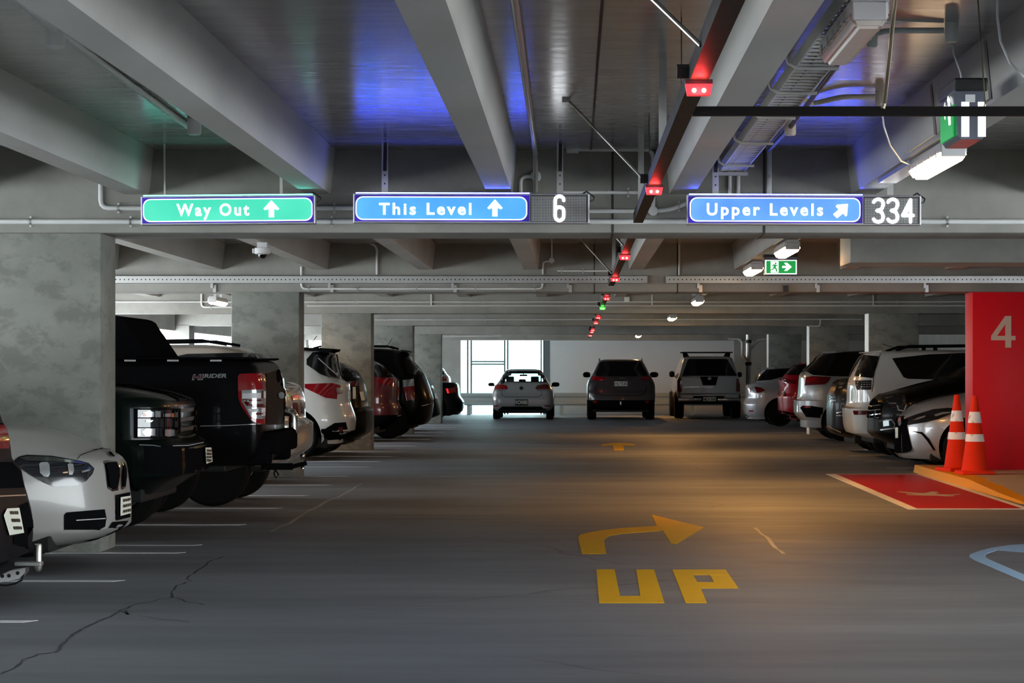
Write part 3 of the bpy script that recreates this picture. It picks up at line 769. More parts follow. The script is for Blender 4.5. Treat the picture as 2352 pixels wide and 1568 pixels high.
for y in (11.3, 12.3, 13.5, 15.0, 16.6):
    mb = MB()
    xl = tx - .14
    mb.tube([(xl, y, ZC), (xl, y, tz + .05), (xl + .012, y, tz + .012), (xl + .05, y, tz - .012), (tx + .11, y, tz - .012)], .009, 8)
    part('support_bracket', mb, M['tray_steel'], tr, 40)
for k, y in enumerate((17.2,)):
    mb = MB(); mb.box(tx - .1, tx + .11, y, y + .03, tz - .03, tz - .005); part('end_bracket', mb, M['galv'], tr)

def perforated(label, x0, x1, brackets):
    Y = 30.2; z0, z1 = HC - (650.5 - VY) * Y / FPX, HC - (633 - VY) * Y / FPX
    t = thing('perforated_channel', label, 'cable tray', ((x0 + x1) / 2, Y, z0), group='perforated channels on the second beam')
    mb = MB(); mb.box(x0, x1, Y, Y + .004, z0, z1); mb.box(x0, x1, Y, Y + .05, z0, z0 + .004); mb.box(x0, x1, Y, Y + .03, z1 - .004, z1); part('channel', mb, M['galv'], t)
    mb = MB(); x = x0 + .05
    while x < x1 - .05:
        mb.lathe([(.009, -.0015), (.009, .0)], (x, Y, (z0 + z1) / 2), 'y', 8); x += .0535
    h = part('slot_row', mb, M['black'], t); h['kind'] = 'stuff'
    for px in brackets:
        x = (px - VX) * Y / FPX
        mb = MB(); mb.box(x - .035, x - .005, Y - .004, Y + .05, z0 - .06, z0); mb.box(x - .01, x + .03, Y + .03, Y + .06, z0 - .11, z0 - .02); part('bracket', mb, M['galv'], t)
Yc = 30.2
perforated('long perforated steel channel along the second beam, left of the red indicator', -6.2, (1487 - VX) * Yc / FPX, (490, 760, 1043, 1308))
perforated('perforated steel channel along the second beam running to the right edge', (1529 - VX) * Yc / FPX, 6.4, (1608, 1878, 2128))

# ------------------------------------------------------------------ fluorescent lamps
def lamp(name, label, x, y0, y1, z, lit, power=56.0, tint=(1.0, .42, .06), w=.075):
    t = thing(name, label, 'ceiling light', (x, (y0 + y1) / 2, z), group='fluorescent battens')
    prof_h = [(-w, .055), (-w, .10), (-w * .7, .125), (w * .7, .125), (w, .10), (w, .055)]
    prof_d = [(-w, .054), (-w * 1.03, .045), (-w * .62, .0), (w * .62, .0), (w * 1.03, .045), (w, .054)]
    mb = MB(); mb.prism([(x + a, z + b) for a, b in prof_h], y0, y1, 'y'); part('housing', mb, M['lamp_body'], t)
    mb = MB(); mb.prism([(x + a, z + b) for a, b in prof_d], y0 + .02, y1 - .02, 'y')
    bmesh.ops.bevel(mb.bm, geom=[e for e in mb.bm.edges], offset=.012, segments=2, affect='EDGES')
    part('diffuser', mb, M['tube'] if lit else M['diffuser'], t, 50)
    for yy in (y0, y1):
        mb = MB(); mb.box(x - w * .9, x + w * .9, yy - .012, yy + .025, z + .03, z + .10, .006); part('end_cap', mb, M['lamp_body'], t)
    for k in range(5 if y0 < 14 else 0):
        yy = y0 + .12 + k * (y1 - y0 - .24) / 4
        for s in (-1, 1):
            mb = MB(); mb.box(x + s * (w + .002) - .004, x + s * (w + .002) + .004, yy - .015, yy + .015, z + .035, z + .075); part('clip', mb, M['galv'], t)
    for yy in (y0 + .3, y1 - .3):
        mb = MB(); mb.box(x - .02, x + .02, yy - .01, yy + .01, z + .12, (ZR if abs(x - 2.12) < .1 or x < -5 else (tz if not lit else ZC)) + .004); part('fixing', mb, M['galv'], t)
    if lit:
        ld = bpy.data.lights.new('lamp_light', 'AREA'); ld.shape = 'RECTANGLE'; ld.size = w * 1.8; ld.size_y = y1 - y0 - .1
        ld.energy = power; ld.color = tint
        lo = bpy.data.objects.new('lamp_light', ld); COL.objects.link(lo); lo.parent = t; lo.location = (0, 0, -.012)
    return t
LX = 2.12
lamp('batten_lamp', 'lit fluorescent lamp below the exit sign box, right of the Upper Levels sign', LX, 13.37, 14.63, 2.50, True, 9.0, (1.0, .86, .70))
lamp('batten_lamp', 'lit fluorescent lamp just above the green exit sign', LX, 23.2, 24.46, 2.49, True)
lamp('batten_lamp', 'lit fluorescent lamp touching the left side of the green exit sign', LX, 27.7, 28.96, 2.49, True)
lamp('batten_lamp', 'lit fluorescent lamp below the second beam, left of the red column', 2.05, 39.0, 40.26, 2.45, True)
lamp('batten_lamp', 'small lit fluorescent lamp far down, second from the far wall', 2.07, 49.8, 51.06, 2.43, True)
lamp('batten_lamp', 'farthest lit fluorescent lamp in front of the white wall', 1.95, 71.8, 73.06, 2.40, True)
lamp('batten_lamp', 'lit fluorescent lamp on the left beyond the first column', -5.86, 38.8, 40.06, 2.44, True)
lamp('batten_lamp', 'unlit fluorescent lamp with red glints under the cable tray', 1.13, 9.15, 10.3, 2.64, False)

# ------------------------------------------------------------------ exit signs
def exit_common(t, w, d, z0, z1, cx, cy):
    mb = MB(); mb.box(cx - w / 2, cx + w / 2, cy - d / 2, cy + d / 2, z1 - .05, z1 + .015, .006)
    mb.box(cx - w / 2 - .02, cx + w / 2 + .02, cy - d / 2 - .015, cy + d / 2 + .015, z1 - .055, z1 - .045); part('canopy', mb, M['black'], t)
# facing sign
Y = 26.4; s = Y / FPX
e = thing('exit_sign', 'green running man exit sign with a white arrow beside the lit lamps', 'exit sign', PX(1793, 630, Y))
c3 = lambda px, py, dy=0.0: PX(px, py, Y) + Vector((0, dy, 0))
mb = MB(); a, b = c3(1756, 631), c3(1831, 596); mb.box(a.x, b.x, Y, Y + .11, a.z, b.z + .04); part('body', mb, M['exit_clear'], e)
mb = MB(); a, b = c3(1754, 590), c3(1833, 582); mb.box(a.x, b.x, Y - .01, Y + .12, a.z, b.z, .008); part('canopy', mb, M['black'], e)
mb = MB(); a, b = c3(1757, 629.5), c3(1830, 597); mb.box(a.x, b.x, Y - .006, Y, a.z, b.z); part('white_border', mb, M['exit_white'], e)
mb = MB(); a, b = c3(1760, 627.5), c3(1827.5, 599); mb.box(a.x, b.x, Y - .009, Y - .005, a.z, b.z); face = part('green_face', mb, M['exit_green'], e)
def flat(polys, mat, nm, yy, par):
    mb = MB()
    for p in polys: mb.prism([(c3(*q).x, c3(*q).z) for q in p], Y + yy - .002, Y + yy, 'y')
    return part(nm, mb, mat, par)
zx = lambda pts: zf(pts, 5.113, 1640, 530)
flat([zx([(800, 412), (850, 412), (822, 376), (858, 374), (912, 424), (858, 470), (822, 470), (850, 436), (800, 436)])], M['exit_white'], 'arrow', -.010, face)
flat([zx([(664, 358), (757, 358), (757, 492), (664, 492)])], M['exit_white'], 'doorway', -.010, face)
flat([zx([(712, 375), (722, 370), (732, 376), (731, 390), (721, 394), (713, 388)]), zx([(676, 418), (690, 396), (715, 394), (738, 402), (752, 412), (738, 416), (728, 410), (722, 428), (738, 448), (742, 480), (726, 480), (724, 455), (706, 440), (690, 462), (650, 464), (650, 456), (684, 452), (700, 418), (694, 406), (682, 422)])], M['exit_green'], 'running_figure', -.014, face)
mb = MB(); p = c3(1794, 594); mb.lathe([(.0, -.004), (.005, -.003), (.005, 0)], (p.x, Y, p.z), 'y', 8); part('pilot_light', mb, M['red_dot'], e)
mb = MB(); mb.tube([(e.location.x, Y + .05, c3(1793, 582).z), (e.location.x, Y + .05, ZC)], .01, 8); part('stem', mb, M['black'], e)
# box seen end on
ya, yb = 10.95, 11.40
x0, x1 = (2197 - VX) * ya / FPX, (2262 - VX) * ya / FPX
zt, zb = HC - (207 - VY) * ya / FPX, HC - (320 - VY) * ya / FPX
e = thing('exit_sign', 'exit sign box seen end on hanging over the brightest lamp', 'exit sign', ((x0 + x1) / 2, (ya + yb) / 2, zb))
mb = MB(); mb.prism([(x0 - .004, zt), (x0 + .006, zb + .02), (x0 + .02, zb), (x1 - .012, zb), (x1, zb + .02), (x1, zt)], ya, yb, 'y'); part('body', mb, M['exit_clear'], e)
mb = MB(); mb.box(x0 - .012, x1 + .012, ya - .02, yb + .02, zt - .005, zt + .055, .008); part('canopy', mb, M['black'], e)
for u in (2208, 2246):
    xa, xc = (u - VX) * ya / FPX, (u + 18 - VX) * ya / FPX
    mb = MB(); mb.box(xa, xc, ya - .003, ya + .002, zb + .012, HC - (234 - VY) * ya / FPX); part('tube_end', mb, M['exit_white'], e)
mb = MB(); xa = (2217 - VX) * ya / FPX; mb.box(xa, xa + .045, ya - .003, ya, zt - .055, zt - .02); part('rating_plate', mb, M['white_pl'], e)
mb = MB(); mb.box(x0 - .008, x0 - .002, ya + .05, yb - .02, zb + .02, zt - .06); fc = part('green_face', mb, M['exit_green'], e)
mb = MB()
for q in ([(.10, .08), (.14, .08), (.17, .14), (.15, .18), (.19, .2), (.17, .22), (.12, .2), (.11, .15)], [(.26, .12), (.31, .17), (.26, .2), (.26, .18), (.22, .18), (.22, .15), (.26, .15)]):
    mb.prism([(ya + a + .02, zb + b) for a, b in q], x0 - .011, x0 - .008, 'x')
mb.build('running_figure', M['exit_white'], fc, None, e.location)
mb = MB(); mb.tube([PX(2210, 186, 11.1), PX(2206, 165, 11.15), PX(2191, 125, 11.2), PX(2186, 95, 11.2)], .005, 8); part('supply_cable', mb, M['white_pl'], e, 40)

# ------------------------------------------------------------------ conduits
def conduit(label, pts, r=.018, mat='pvc', clips=(), boxes=(), hang=()):
    pts = [Vector(p) for p in pts]
    c = sum(pts, Vector()) / len(pts)
    t = thing('conduit', label, 'conduit', (c.x, c.y, min(p.z for p in pts)))
    # rounded bends
    path = [pts[0]]
    for a, b, d in zip(pts, pts[1:], pts[2:]):
        u, v = (a - b), (d - b); k = min(.06, u.length * .4, v.length * .4)
        p0, p1 = b + u.normalized() * k, b + v.normalized() * k
        for q in (0, .33, .67, 1): path.append(p0.lerp(b, q).lerp(b.lerp(p1, q), q))
    path.append(pts[-1])
    mb = MB(); mb.tube(path, r, 10); part('pipe', mb, M[mat], t, 40)
    for c in clips:
        c = Vector(c); mb = MB(); mb.lathe([(r + .004, -.008), (r + .004, .008)], c, 'x', 10)
        mb.lathe([(.008, -.012), (.008, 0)], c + Vector((0, .008, r + .014)), 'y', 8); mb.lathe([(.008, -.012), (.008, 0)], c + Vector((0, .008, -r - .014)), 'y', 8)
        part('saddle_clip', mb, M['galv'], t, 40)
    for q in hang:
        q = Vector(q); mb = MB(); mb.tube([q, (q.x, q.y, ZC + .004)], .005, 6); part('drop_rod', mb, M['galv'], t)
    for b in boxes:
        p, R, ax = b; mb = MB()
        if ax == 'box': mb.box(p[0] - R, p[0] + R, p[1] - .03, p[1] + .02, p[2] - R, p[2] + R, .004)
        elif ax == 'z': mb.lathe([(R * .8, -.055), (R, -.045), (R, .05)], p, 'z', 18)
        else: mb.lathe([(R, -.03), (R, .02)], p, 'y', 18)
        part('junction_box', mb, M['pvc'], t, 40)
    return t
B1, B2, B3, B4, B5 = [y - BD - .022 for y in BEAM_FAR[2:7]]
E = lambda px, py, Y=B1: PX(px, py, Y)
conduit('grey conduit along the lower edge of the first beam behind the signs', [E(-160, 509), E(2460, 509)], .019, clips=[E(70, 509), E(300, 509), E(762, 509), E(1745 - 1745 + 2176, 509)])
conduit('grey conduit dropping from the slab left of the Way Out sign', [E(231, 340), E(231, 478), E(1010, 478)], .017, clips=[E(272, 478), E(768, 478)])
conduit('grey conduit between the This Level display and the sensor rail', [E(1040, 485), E(1500, 485), E(1540, 482), E(1590, 462)], .016, clips=[E(1560, 474)], boxes=[(E(1500, 485, B1), .034, 'y')])
conduit('silver conduit on the slab turning down behind the This Level sign', [PX(1176, -40, 9.9), PX(1230, 352, 17.35), E(1230, 440)], .019, 'galv', boxes=[(E(1231, 405, B1), .038, 'y')])
conduit('short grey conduit bent beside the This Level sign', [E(1231, 405), E(1196, 405), E(1196, 470)], .014)
conduit('grey conduit under the slab joining a square box behind the This Level display', [E(1316, 343), E(1500, 343), E(1500, 485)], .016, boxes=[(E(1315, 338, B1), .045, 'box')])
conduit('grey conduit above the This Level display with white eye hooks', [E(1290, 442), E(1470, 442)], .013, clips=[E(1443, 442)])
conduit('grey vertical conduit right of the Upper Levels cable tray', [E(1767, 330), E(1767, 470)], .019, clips=[E(1767, 405)])
for px in (1676, 1696):
    conduit('pale drop conduit, %s of the pair below the cable tray end' % ('left' if px == 1676 else 'right'), [E(px, 400), E(px, 470)], .014)
conduit('black sheathed conduit right of the cable tray', [PX(1930, 140, 11.6), PX(1815, 292, 14.35), PX(1765, 345, 16.7)], .014, 'black', boxes=[(PX(1815, 290, 14.35), .035, 'z')], hang=[PX(1880, 207, 12.7), PX(1790, 318, 15.5)])
conduit('pale conduit along the slab at the upper left with two round boxes', [PZ(20, -10, 2.935), PZ(445, 300, 2.935)], .02, boxes=[(PZ(128, 84, 2.904), .045, 'z'), (PZ(446, 290, 2.904), .045, 'z')])
conduit('pale conduit under the slab leading to the exit sign box', [PZ(2000, 80, 2.93), PZ(2040, 70, 2.93), PZ(2168, 70, 2.93)], .014, boxes=[(PZ(2186, 70, 2.92), .032, 'z'), (PZ(2003, 82, 2.925), .026, 'z')])
conduit('pale wavy conduit under the slab crossing the tray', [PZ(1838, 226, 2.92), PZ(1868, 238, 2.92), PZ(1935, 222, 2.92), PZ(2010, 222, 2.92)], .015, boxes=[(PZ(2020, 224, 2.92), .024, 'z')])
mb = MB(); mb.tube([PX(2023, 236, 12.6), PX(2030, 290, 13), PX(2045, 335, 13.6), PX(2070, 370, 14.3), PX(2092, 378, 14.6)], .005, 8)
single('lamp_cable', mb, M['white_pl'], 'thin pale cable drooping to the brightest lamp', 'cable', None, None, 40)
mb = MB(); mb.tube([PX(2290, -20, 10.2), PX(2291, 40, 10.3), PX(2298, 95, 10.5), PX(2320, 145, 10.5), PX(2350, 175, 10.6), PX(2420, 205, 10.7)], .006, 8)
single('slack_cable', mb, M['white_pl'], 'white slack cable hanging in the top right corner', 'cable', None, None, 40)
# box ducts hung under the right rib
for ya, yb, lab in ((11.6, 13.25, 'nearer'), (13.36, 14.45, 'farther')):
    mb = MB(); mb.prism([(2.0235, 2.65), (1.9965, 2.93), (1.984, 2.93), (2.010, 2.65)], ya, yb, 'y'); single('cover_box', mb, M['soffit'], 'flat grey cover box on the rib behind the brightest lamp, %s of the two' % lab, 'cover box')
mb = MB(); mb.box(2.06, 2.18, 14.7, 16.2, 2.605, 2.634); single('mounting_channel', mb, M['galv'], 'steel mounting channel on the rib beside the brightest lamp', 'bracket')
# second and further beams
F = lambda px, py, Y: PX(px, py, Y)
conduit('conduit loop below the perforated channel on the second beam', [F(692, 612, B2), F(692, 663, B2), F(1246, 663, B2), F(1246, 640, B2)], .014, clips=[F(709, 663, B2), F(822, 663, B2), F(957, 663, B2), F(1092, 663, B2), F(1228, 663, B2)])
conduit('pale drop conduit on the second beam left of the centre', [F(838, 552, B2), F(866, 566, B2), F(866, 630, B2)], .016)
conduit('conduit and round box on the second beam by the blue display', [F(1267, 560, B2), F(1267, 600, B2), F(1247, 600, B2), F(1247, 630, B2)], .013, boxes=[(F(1267, 598, B2), .035, 'y')])
conduit('thin conduit above the perforated channel by the red indicator', [F(1280, 622, B2), F(1410, 622, B2)], .012, clips=[F(1290, 622, B2), F(1339, 622, B2)])
conduit('pale drop conduit on the second beam right of the cable tray', [F(1560, 560, B2), F(1560, 632, B2)], .014)
conduit('conduit below the second beam at the left with a bend', [F(463, 640, B3), F(463, 705, B3), F(545, 705, B3)], .018, clips=[F(485, 705, B3)])
conduit('upper thin conduit along the third beam', [F(-100, 693, B3), F(2230, 693, B3)], .012, clips=[F(p, 693, B3) for p in (725, 820, 915, 1012, 1110, 1206, 1551, 1652, 1752, 1862, 1952, 2060, 2160)])
conduit('lower thin conduit along the third beam', [F(705, 702, B3), F(2230, 702, B3)], .012, boxes=[(F(1440, 688, B3), .045, 'box')])
for px, lab in ((991, 'left of the rail'), (1498, 'right of the rail'), (2006, 'near the red column')):
    conduit('short pale drop conduit on the third beam ' + lab, [F(px, 676, B3), F(px, 701, B3)], .014)
conduit('thin conduit along the fourth beam', [F(860, 734, B4), F(1980, 733, B4)], .012, clips=[F(p, 734, B4) for p in (883, 998, 1114, 1229, 1590, 1704, 1820)])
conduit('short drop conduit and bend on the fourth beam above a right column', [F(1884, 733, B4), F(1884, 749, B4), F(1856, 749, B4)], .014)
conduit('thin conduit along the fifth beam', [F(1016, 773, 70.0), F(1150, 771, 70.0)], .014, hang=[F(1040, 772.6, 70.0), F(1120, 771.4, 70.0)])
mb = MB(); p = PX(1793, 667, 30.95); mb.box(p.x - .03, p.x + .03, p.y - .75, p.y - .70, p.z - .04, p.z + .04); single('wall_sensor', mb, M['black'], 'small black sensor on the second beam below the exit sign', 'sensor')

# dropped transverse beam right of the exit sign
Yb = 22.2
mb = MB(); x0 = (1953 - VX) * Yb / FPX; zb = HC - (603 - VY) * Yb / FPX
mb.box(x0, XR, Yb, Yb + .85, zb, ZC, .01); struct('concrete_beam', mb, M['beam'], None, 30)

# dome camera under the left rib
Y = 24.0; p = PX(603, 582, Y)
d = thing('dome_camera', 'white dome security camera below the first beam on the left', 'security camera', (p.x, Y, PX(603, 597, Y).z))
zt, zm = PX(603, 570, Y).z, PX(603, 584, Y).z
mb = MB(); mb.lathe([(.066, zm), (.08, zm + .008), (.08, zt), (.075, zt + .004)], (p.x, Y, 0), 'z', 24); part('housing', mb, M['white_pl'], d, 40)
mb = MB(); mb.lathe([(.0, zm - .043), (.018, zm - .040), (.034, zm - .028), (.042, zm - .008), (.042, zm + .002)], (p.x, Y, 0), 'z', 24); part('dome', mb, M['glass'], d, 60)
mb = MB(); mb.box(p.x - .1, p.x - .07, Y - .03, Y + .03, zm + .012, zt - .005); part('gland', mb, M['white_pl'], d)
mb = MB(); mb.box(p.x - .05, p.x + .05, Y - .05, Y + .05, zt, ZR); part('mount', mb, M['white_pl'], d)

# ------------------------------------------------------------------ vehicles
def pchip(pts):
    pts = sorted(pts); xs = [p[0] for p in pts]; ys = [p[1] for p in pts]; n = len(xs)
    h = [xs[i + 1] - xs[i] for i in range(n - 1)]; d = [(ys[i + 1] - ys[i]) / h[i] for i in range(n - 1)]
    m = [0.0] * n
    for i in range(1, n - 1):
        if d[i - 1] * d[i] > 0:
            w1, w2 = 2 * h[i] + h[i - 1], h[i] + 2 * h[i - 1]
            m[i] = (w1 + w2) / (w1 / d[i - 1] + w2 / d[i])
    m[0], m[-1] = d[0], d[-1]
    def f(x):
        if x <= xs[0]: return ys[0]
        if x >= xs[-1]: return ys[-1]
        i = max(k for k in range(n - 1) if xs[k] <= x)
        t = (x - xs[i]) / h[i]; a, b = t * t * (3 - 2 * t), t * t * (t - 1)
        return ys[i] * (1 - a) + ys[i + 1] * a + h[i] * ((t ** 3 - 2 * t * t + t) * m[i] + b * m[i + 1])
    return f

WHEELS = {}
def wheel_meshes(R, wd):
    key = (round(R, 3), wd)
    if key not in WHEELS:
        mb = MB(); r0 = R * .66
        mb.lathe([(r0, -wd / 2), (R - .03, -wd / 2), (R - .006, -wd / 2 + .025), (R, -wd * .2), (R, wd * .2), (R - .006, wd / 2 - .025), (R - .03, wd / 2), (r0, wd / 2), (r0 - .02, wd / 2 - .03), (r0 - .02, -wd / 2 + .03)], n=36, axis='y')
        t = mb.build('wheel', M['tyre'], None, 35)
        mb = MB(); s = -wd / 2
        mb.lathe([(.0, s + .05), (.05, s + .04), (.06, s + .02), (.07, s + .055), (r0 - .05, s + .075), (r0 - .045, s + .02), (r0 - .005, s + .012), (r0, s + .03), (r0 - .02, wd / 2 - .03), (r0 - .03, wd / 2 - .03), (r0 - .04, s + .10), (.0, s + .10)], n=36, axis='y')
        for k in range(5):
            a = 2 * math.pi * k / 5 + .3
            mb.bar((.05 * math.cos(a), s + .03, .05 * math.sin(a)), ((r0 - .03) * math.cos(a), s + .035, (r0 - .03) * math.sin(a)), .05, .04, (0, 1, 0))
        r = mb.build('wheel_rim', M['rim'], None, 35)
        WHEELS[key] = (t.data, r.data)
        bpy.data.objects.remove(t); bpy.data.objects.remove(r)
    return WHEELS[key]

class Car:
    """body = stack of rounded horizontal outlines; x runs inward from the end that faces the driving lane"""
    def __init__(s, name, label, cat, mode, end, ctr, L, vis, far, wid, paint, cor=(.35, .55), corf=(.5, .45), bow=.05, clad=None, clad_mat='trim', wheels=(.85, .85), R=.34, wd=.22, track=None, group=None, arch=True):
        s.mode, s.L = mode, L
        if mode == 'L': loc, yaw = (end, ctr, 0), math.pi
        elif mode == 'R': loc, yaw = (end, ctr, 0), 0.0
        else: loc, yaw = (ctr, end, 0), math.pi / 2
        s.root = thing(name, label, cat, loc, (0, 0, yaw), group)
        s.mat = Matrix.Translation(loc) @ Matrix.Rotation(yaw, 4, 'Z'); s.inv = s.mat.inverted()
        s.yc = ctr if mode != 'F' else end
        s.fe, s.ff, s.fw = pchip(vis), pchip(far), pchip(wid)
        s.cor, s.corf, s.bow = cor, corf, bow
        z0, z1 = min(p[0] for p in wid), max(p[0] for p in wid)
        zs = sorted({round(p[0], 4) for p in vis + wid if z0 <= p[0] <= z1} | {round(z0 + (z1 - z0) * k / 30, 4) for k in range(31)})
        zs = [z for i, z in enumerate(zs) if i == 0 or z - zs[i - 1] > .004 or z == zs[-1]]
        W = s.fw((z0 + z1) * .4); tr = track if track else W - wd * .5 - .01
        cuts = []
        if arch:
            for wx in (wheels[0], L - wheels[1]):
                for sg in (-1, 1): cuts.append((wx, sg, R, tr - wd * .75))
        s.parts = []
        if clad and clad > z0:
            s.stack([z for z in zs if z < clad - .004] + [clad], 'lower_cladding', M[clad_mat], cuts, closed_top=False)
            zs = [clad] + [z for z in zs if z > clad + .004]
        s.stack(zs, 'body', paint, cuts)
        s.refresh()
        tm, rm = wheel_meshes(R, wd)
        for wx in (wheels[0], L - wheels[1]):
            for sg in (-1, 1):
                o = bpy.data.objects.new('wheel', tm); COL.objects.link(o); o.parent = s.root; o.location = (wx, sg * tr, R)
                q = bpy.data.objects.new('wheel_rim', rm); COL.objects.link(q); q.parent = o
                if sg > 0: o.rotation_euler = (0, 0, math.pi)
        mb = MB(); mb.box(.35, L - .35, -W * .82, W * .82, max(.14, z0 - .06), z0 + .10, .02); mb.build('underbody', M['under'], s.root)
    def outline(s, z):
        e, W = s.fe(z), s.fw(z); L1 = s.L - s.ff(z)
        Lv = min(s.cor[0], (L1 - e) * .4); Lf = min(s.corf[0], (L1 - e) * .4)
        yv, yf = W * s.cor[1], W * s.corf[1]
        bw = s.bow * (W / .9)
        half = []
        for k in range(5): y = yv * k / 5; half.append((e + bw * (y / W) ** 2, y))
        b0 = bw * (yv / W) ** 2
        for k in range(9): t = math.radians(90 * k / 8); half.append((e + b0 + (Lv) * (1 - math.cos(t)), yv + (W - yv) * math.sin(t)))
        xa, xb = e + b0 + Lv, L1 - bw * (yf / W) ** 2 - Lf
        for k in range(1, 8): half.append((xa + (xb - xa) * k / 8, W))
        for k in range(8, -1, -1): t = math.radians(90 * k / 8); half.append((L1 - bw * (yf / W) ** 2 - Lf * (1 - math.cos(t)), yf + (W - yf) * math.sin(t)))
        for k in range(4, -1, -1): y = yf * k / 5; half.append((L1 - bw * (y / W) ** 2, y))
        return half + [(x, -y) for x, y in half[-2:0:-1]]
    def stack(s, zs, name, mat, cuts, closed_top=True):
        mb = MB(); bm = mb.bm
        rows = [[bm.verts.new((x, y, z)) for x, y in s.outline(z)] for z in zs]
        n = len(rows[0])
        for a, b in zip(rows, rows[1:]):
            for k in range(n): bm.faces.new((a[k], a[(k + 1) % n], b[(k + 1) % n], b[k]))
        bm.faces.new(rows[0][::-1]); bm.faces.new(rows[-1])
        bmesh.ops.recalc_face_normals(bm, faces=bm.faces)
        o = mb.build(name, mat, s.root, 32)
        for wx, sg, R, yi in cuts:
            c = MB(); c.lathe([(R + .055, 0), (R + .055, 1.2)], (wx, yi * sg if sg > 0 else yi * sg - 1.2, R), 'y', 36)
            s.cut(o, c, M['under'])
        o.data.set_sharp_from_angle(angle=math.radians(32))
        s.parts.append(o); return o
    def cut(s, o, mb, mat):
        co = mb.build('cutter', mat, s.root)
        md = o.modifiers.new('cut', 'BOOLEAN'); md.operation = 'DIFFERENCE'; md.solver = 'EXACT'; md.object = co; md.material_mode = 'TRANSFER'
        dg = bpy.context.evaluated_depsgraph_get(); dg.update()
        me = bpy.data.meshes.new_from_object(o.evaluated_get(dg))
        o.modifiers.clear(); old = o.data; o.data = me; me.name = o.name
        bpy.data.meshes.remove(old); bpy.data.objects.remove(co)
        for p in me.polygons: p.use_smooth = True
    def refresh(s):
        vs, fs = [], []
        for o in s.parts:
            b = len(vs); vs += [v.co.copy() for v in o.data.vertices]; fs += [[b + i for i in p.vertices] for p in o.data.polygons]
        s.bvh = BVHTree.FromPolygons(vs, fs)
    def hit(s, px, py, off=.006):
        """surface point of the car that the photograph shows at a pixel (car coordinates)"""
        d = Vector(((px - VX) / FPX, 1, -(py - VY) / FPX)); o = s.inv @ Vector((0, 0, HC)); dl = (s.inv.to_3x3() @ d).normalized()
        loc, nor, _, _ = s.bvh.ray_cast(o, dl)
        if loc is None:
            p = o + dl * ((s.inv @ (Vector((0, 0, HC)) + d * s.yc)) - o).length
            loc, nor, _, _ = s.bvh.find_nearest(p)
        if nor.dot(dl) > 0: nor = -nor
        return loc + nor * off
    def trace(s, name, poly, mat, mirror=True, off=.006, step=None, parent=None, label=None, strips=False):
        """a panel lying on the body whose outline follows the photograph; several outlines may be given"""
        polys = [poly] if isinstance(poly[0][0], (int, float)) else poly
        out = None
        for sg in ((1, -1) if mirror else (1,)):
            mb = MB(); bm = mb.bm
            for pl in polys:
                b2 = bmesh.new()
                b2.faces.new([b2.verts.new((p[0], p[1], 0)) for p in pl])
                xs, ys = [p[0] for p in pl], [p[1] for p in pl]
                st = step or max(1.5, .05 * FPX / max(s.yc, 5))
                for ax, lo, hi in ((0, min(xs), max(xs)), (1, min(ys), max(ys))):
                    k = lo + st
                    while k < hi - .2:
                        co = [0, 0, 0]; no = [0, 0, 0]; co[ax] = k; no[ax] = 1
                        bmesh.ops.bisect_plane(b2, geom=b2.verts[:] + b2.edges[:] + b2.faces[:], plane_co=co, plane_no=no); k += st
                vm = {}
                for v in b2.verts:
                    q = s.hit(v.co.x, v.co.y, off); vm[v] = bm.verts.new((q.x, q.y * sg, q.z))
                for f in b2.faces:
                    try: bm.faces.new([vm[v] for v in f.verts])
                    except ValueError: pass
                b2.free()
            o = mb.build(name, mat, parent if (parent is not None and sg == 1) else (s.last_mirror if parent is not None and sg == -1 else s.root), 40, None, label)
            if sg == 1: out = o
            else: mir = o
        if parent is None: s.last_mirror = mir if mirror else None
        return out
    def line(s, name, pts, w, mat, mirror=True, off=.007, parent=None):
        quads = []
        for a, b in zip(pts, pts[1:]):
            dx, dy = b[0] - a[0], b[1] - a[1]; L = math.hypot(dx, dy); nx, ny = -dy / L * w / 2, dx / L * w / 2
            quads.append([(a[0] + nx, a[1] + ny), (b[0] + nx, b[1] + ny), (b[0] - nx, b[1] - ny), (a[0] - nx, a[1] - ny)])
        return s.trace(name, quads, mat, mirror, off, None, parent)
    def text(s, txt, x0, x1, base, cap, mat, name='lettering', parent=None, space=1.0, bold=.0, shear=0.0, off=.010, lean=0.0):
        mb = text_plate(txt, x0, x1, base, cap, space, bold, lambda a, b: s.hit(a + (base - b) * shear, b + (a - x0) * lean, off))
        return mb.build(name, mat, parent or s.root)
    def tube(s, name, pts, r, mat, parent=None, smooth=40):
        """pts in (px, py, world depth)"""
        mb = MB(); mb.tube([s.inv @ PX(*p) for p in pts], r, 10); return mb.build(name, mat, parent or s.root, smooth)
    def mirrors(s, pxs, Y, mat):
        for x0, x1, y0, y1 in pxs:
            c = s.inv @ PX((x0 + x1) / 2, (y0 + y1) / 2, Y); w = (x1 - x0) / 2 * Y / FPX; h = (y1 - y0) / 2 * Y / FPX
            mb = MB(); bmesh.ops.create_uvsphere(mb.bm, u_segments=16, v_segments=10, radius=1.0)
            for v in mb.bm.verts: v.co = Vector((c.x + v.co.x * .07, c.y + math.copysign(abs(v.co.y) ** .75, v.co.y) * w, c.z + math.copysign(abs(v.co.z) ** .75, v.co.z) * h))
            o = mb.build('wing_mirror', mat, s.root, 60)
            yb = s.fw(c.z) * (1 if c.y > 0 else -1)
            mb = MB(); mb.bar((c.x, c.y, c.z - h * .6), (c.x, yb * .97, c.z - h * .8), .05, .03); mb.build('mirror_arm', mat, o)
def prof(Y, end, pts, sgn):
    """silhouette pixels at the car's middle plane -> (height, setback from the end)"""
    return [(HC - (py - VY) * Y / FPX, max(0.0, sgn * (end - (px - VX) * Y / FPX))) for px, py in pts]

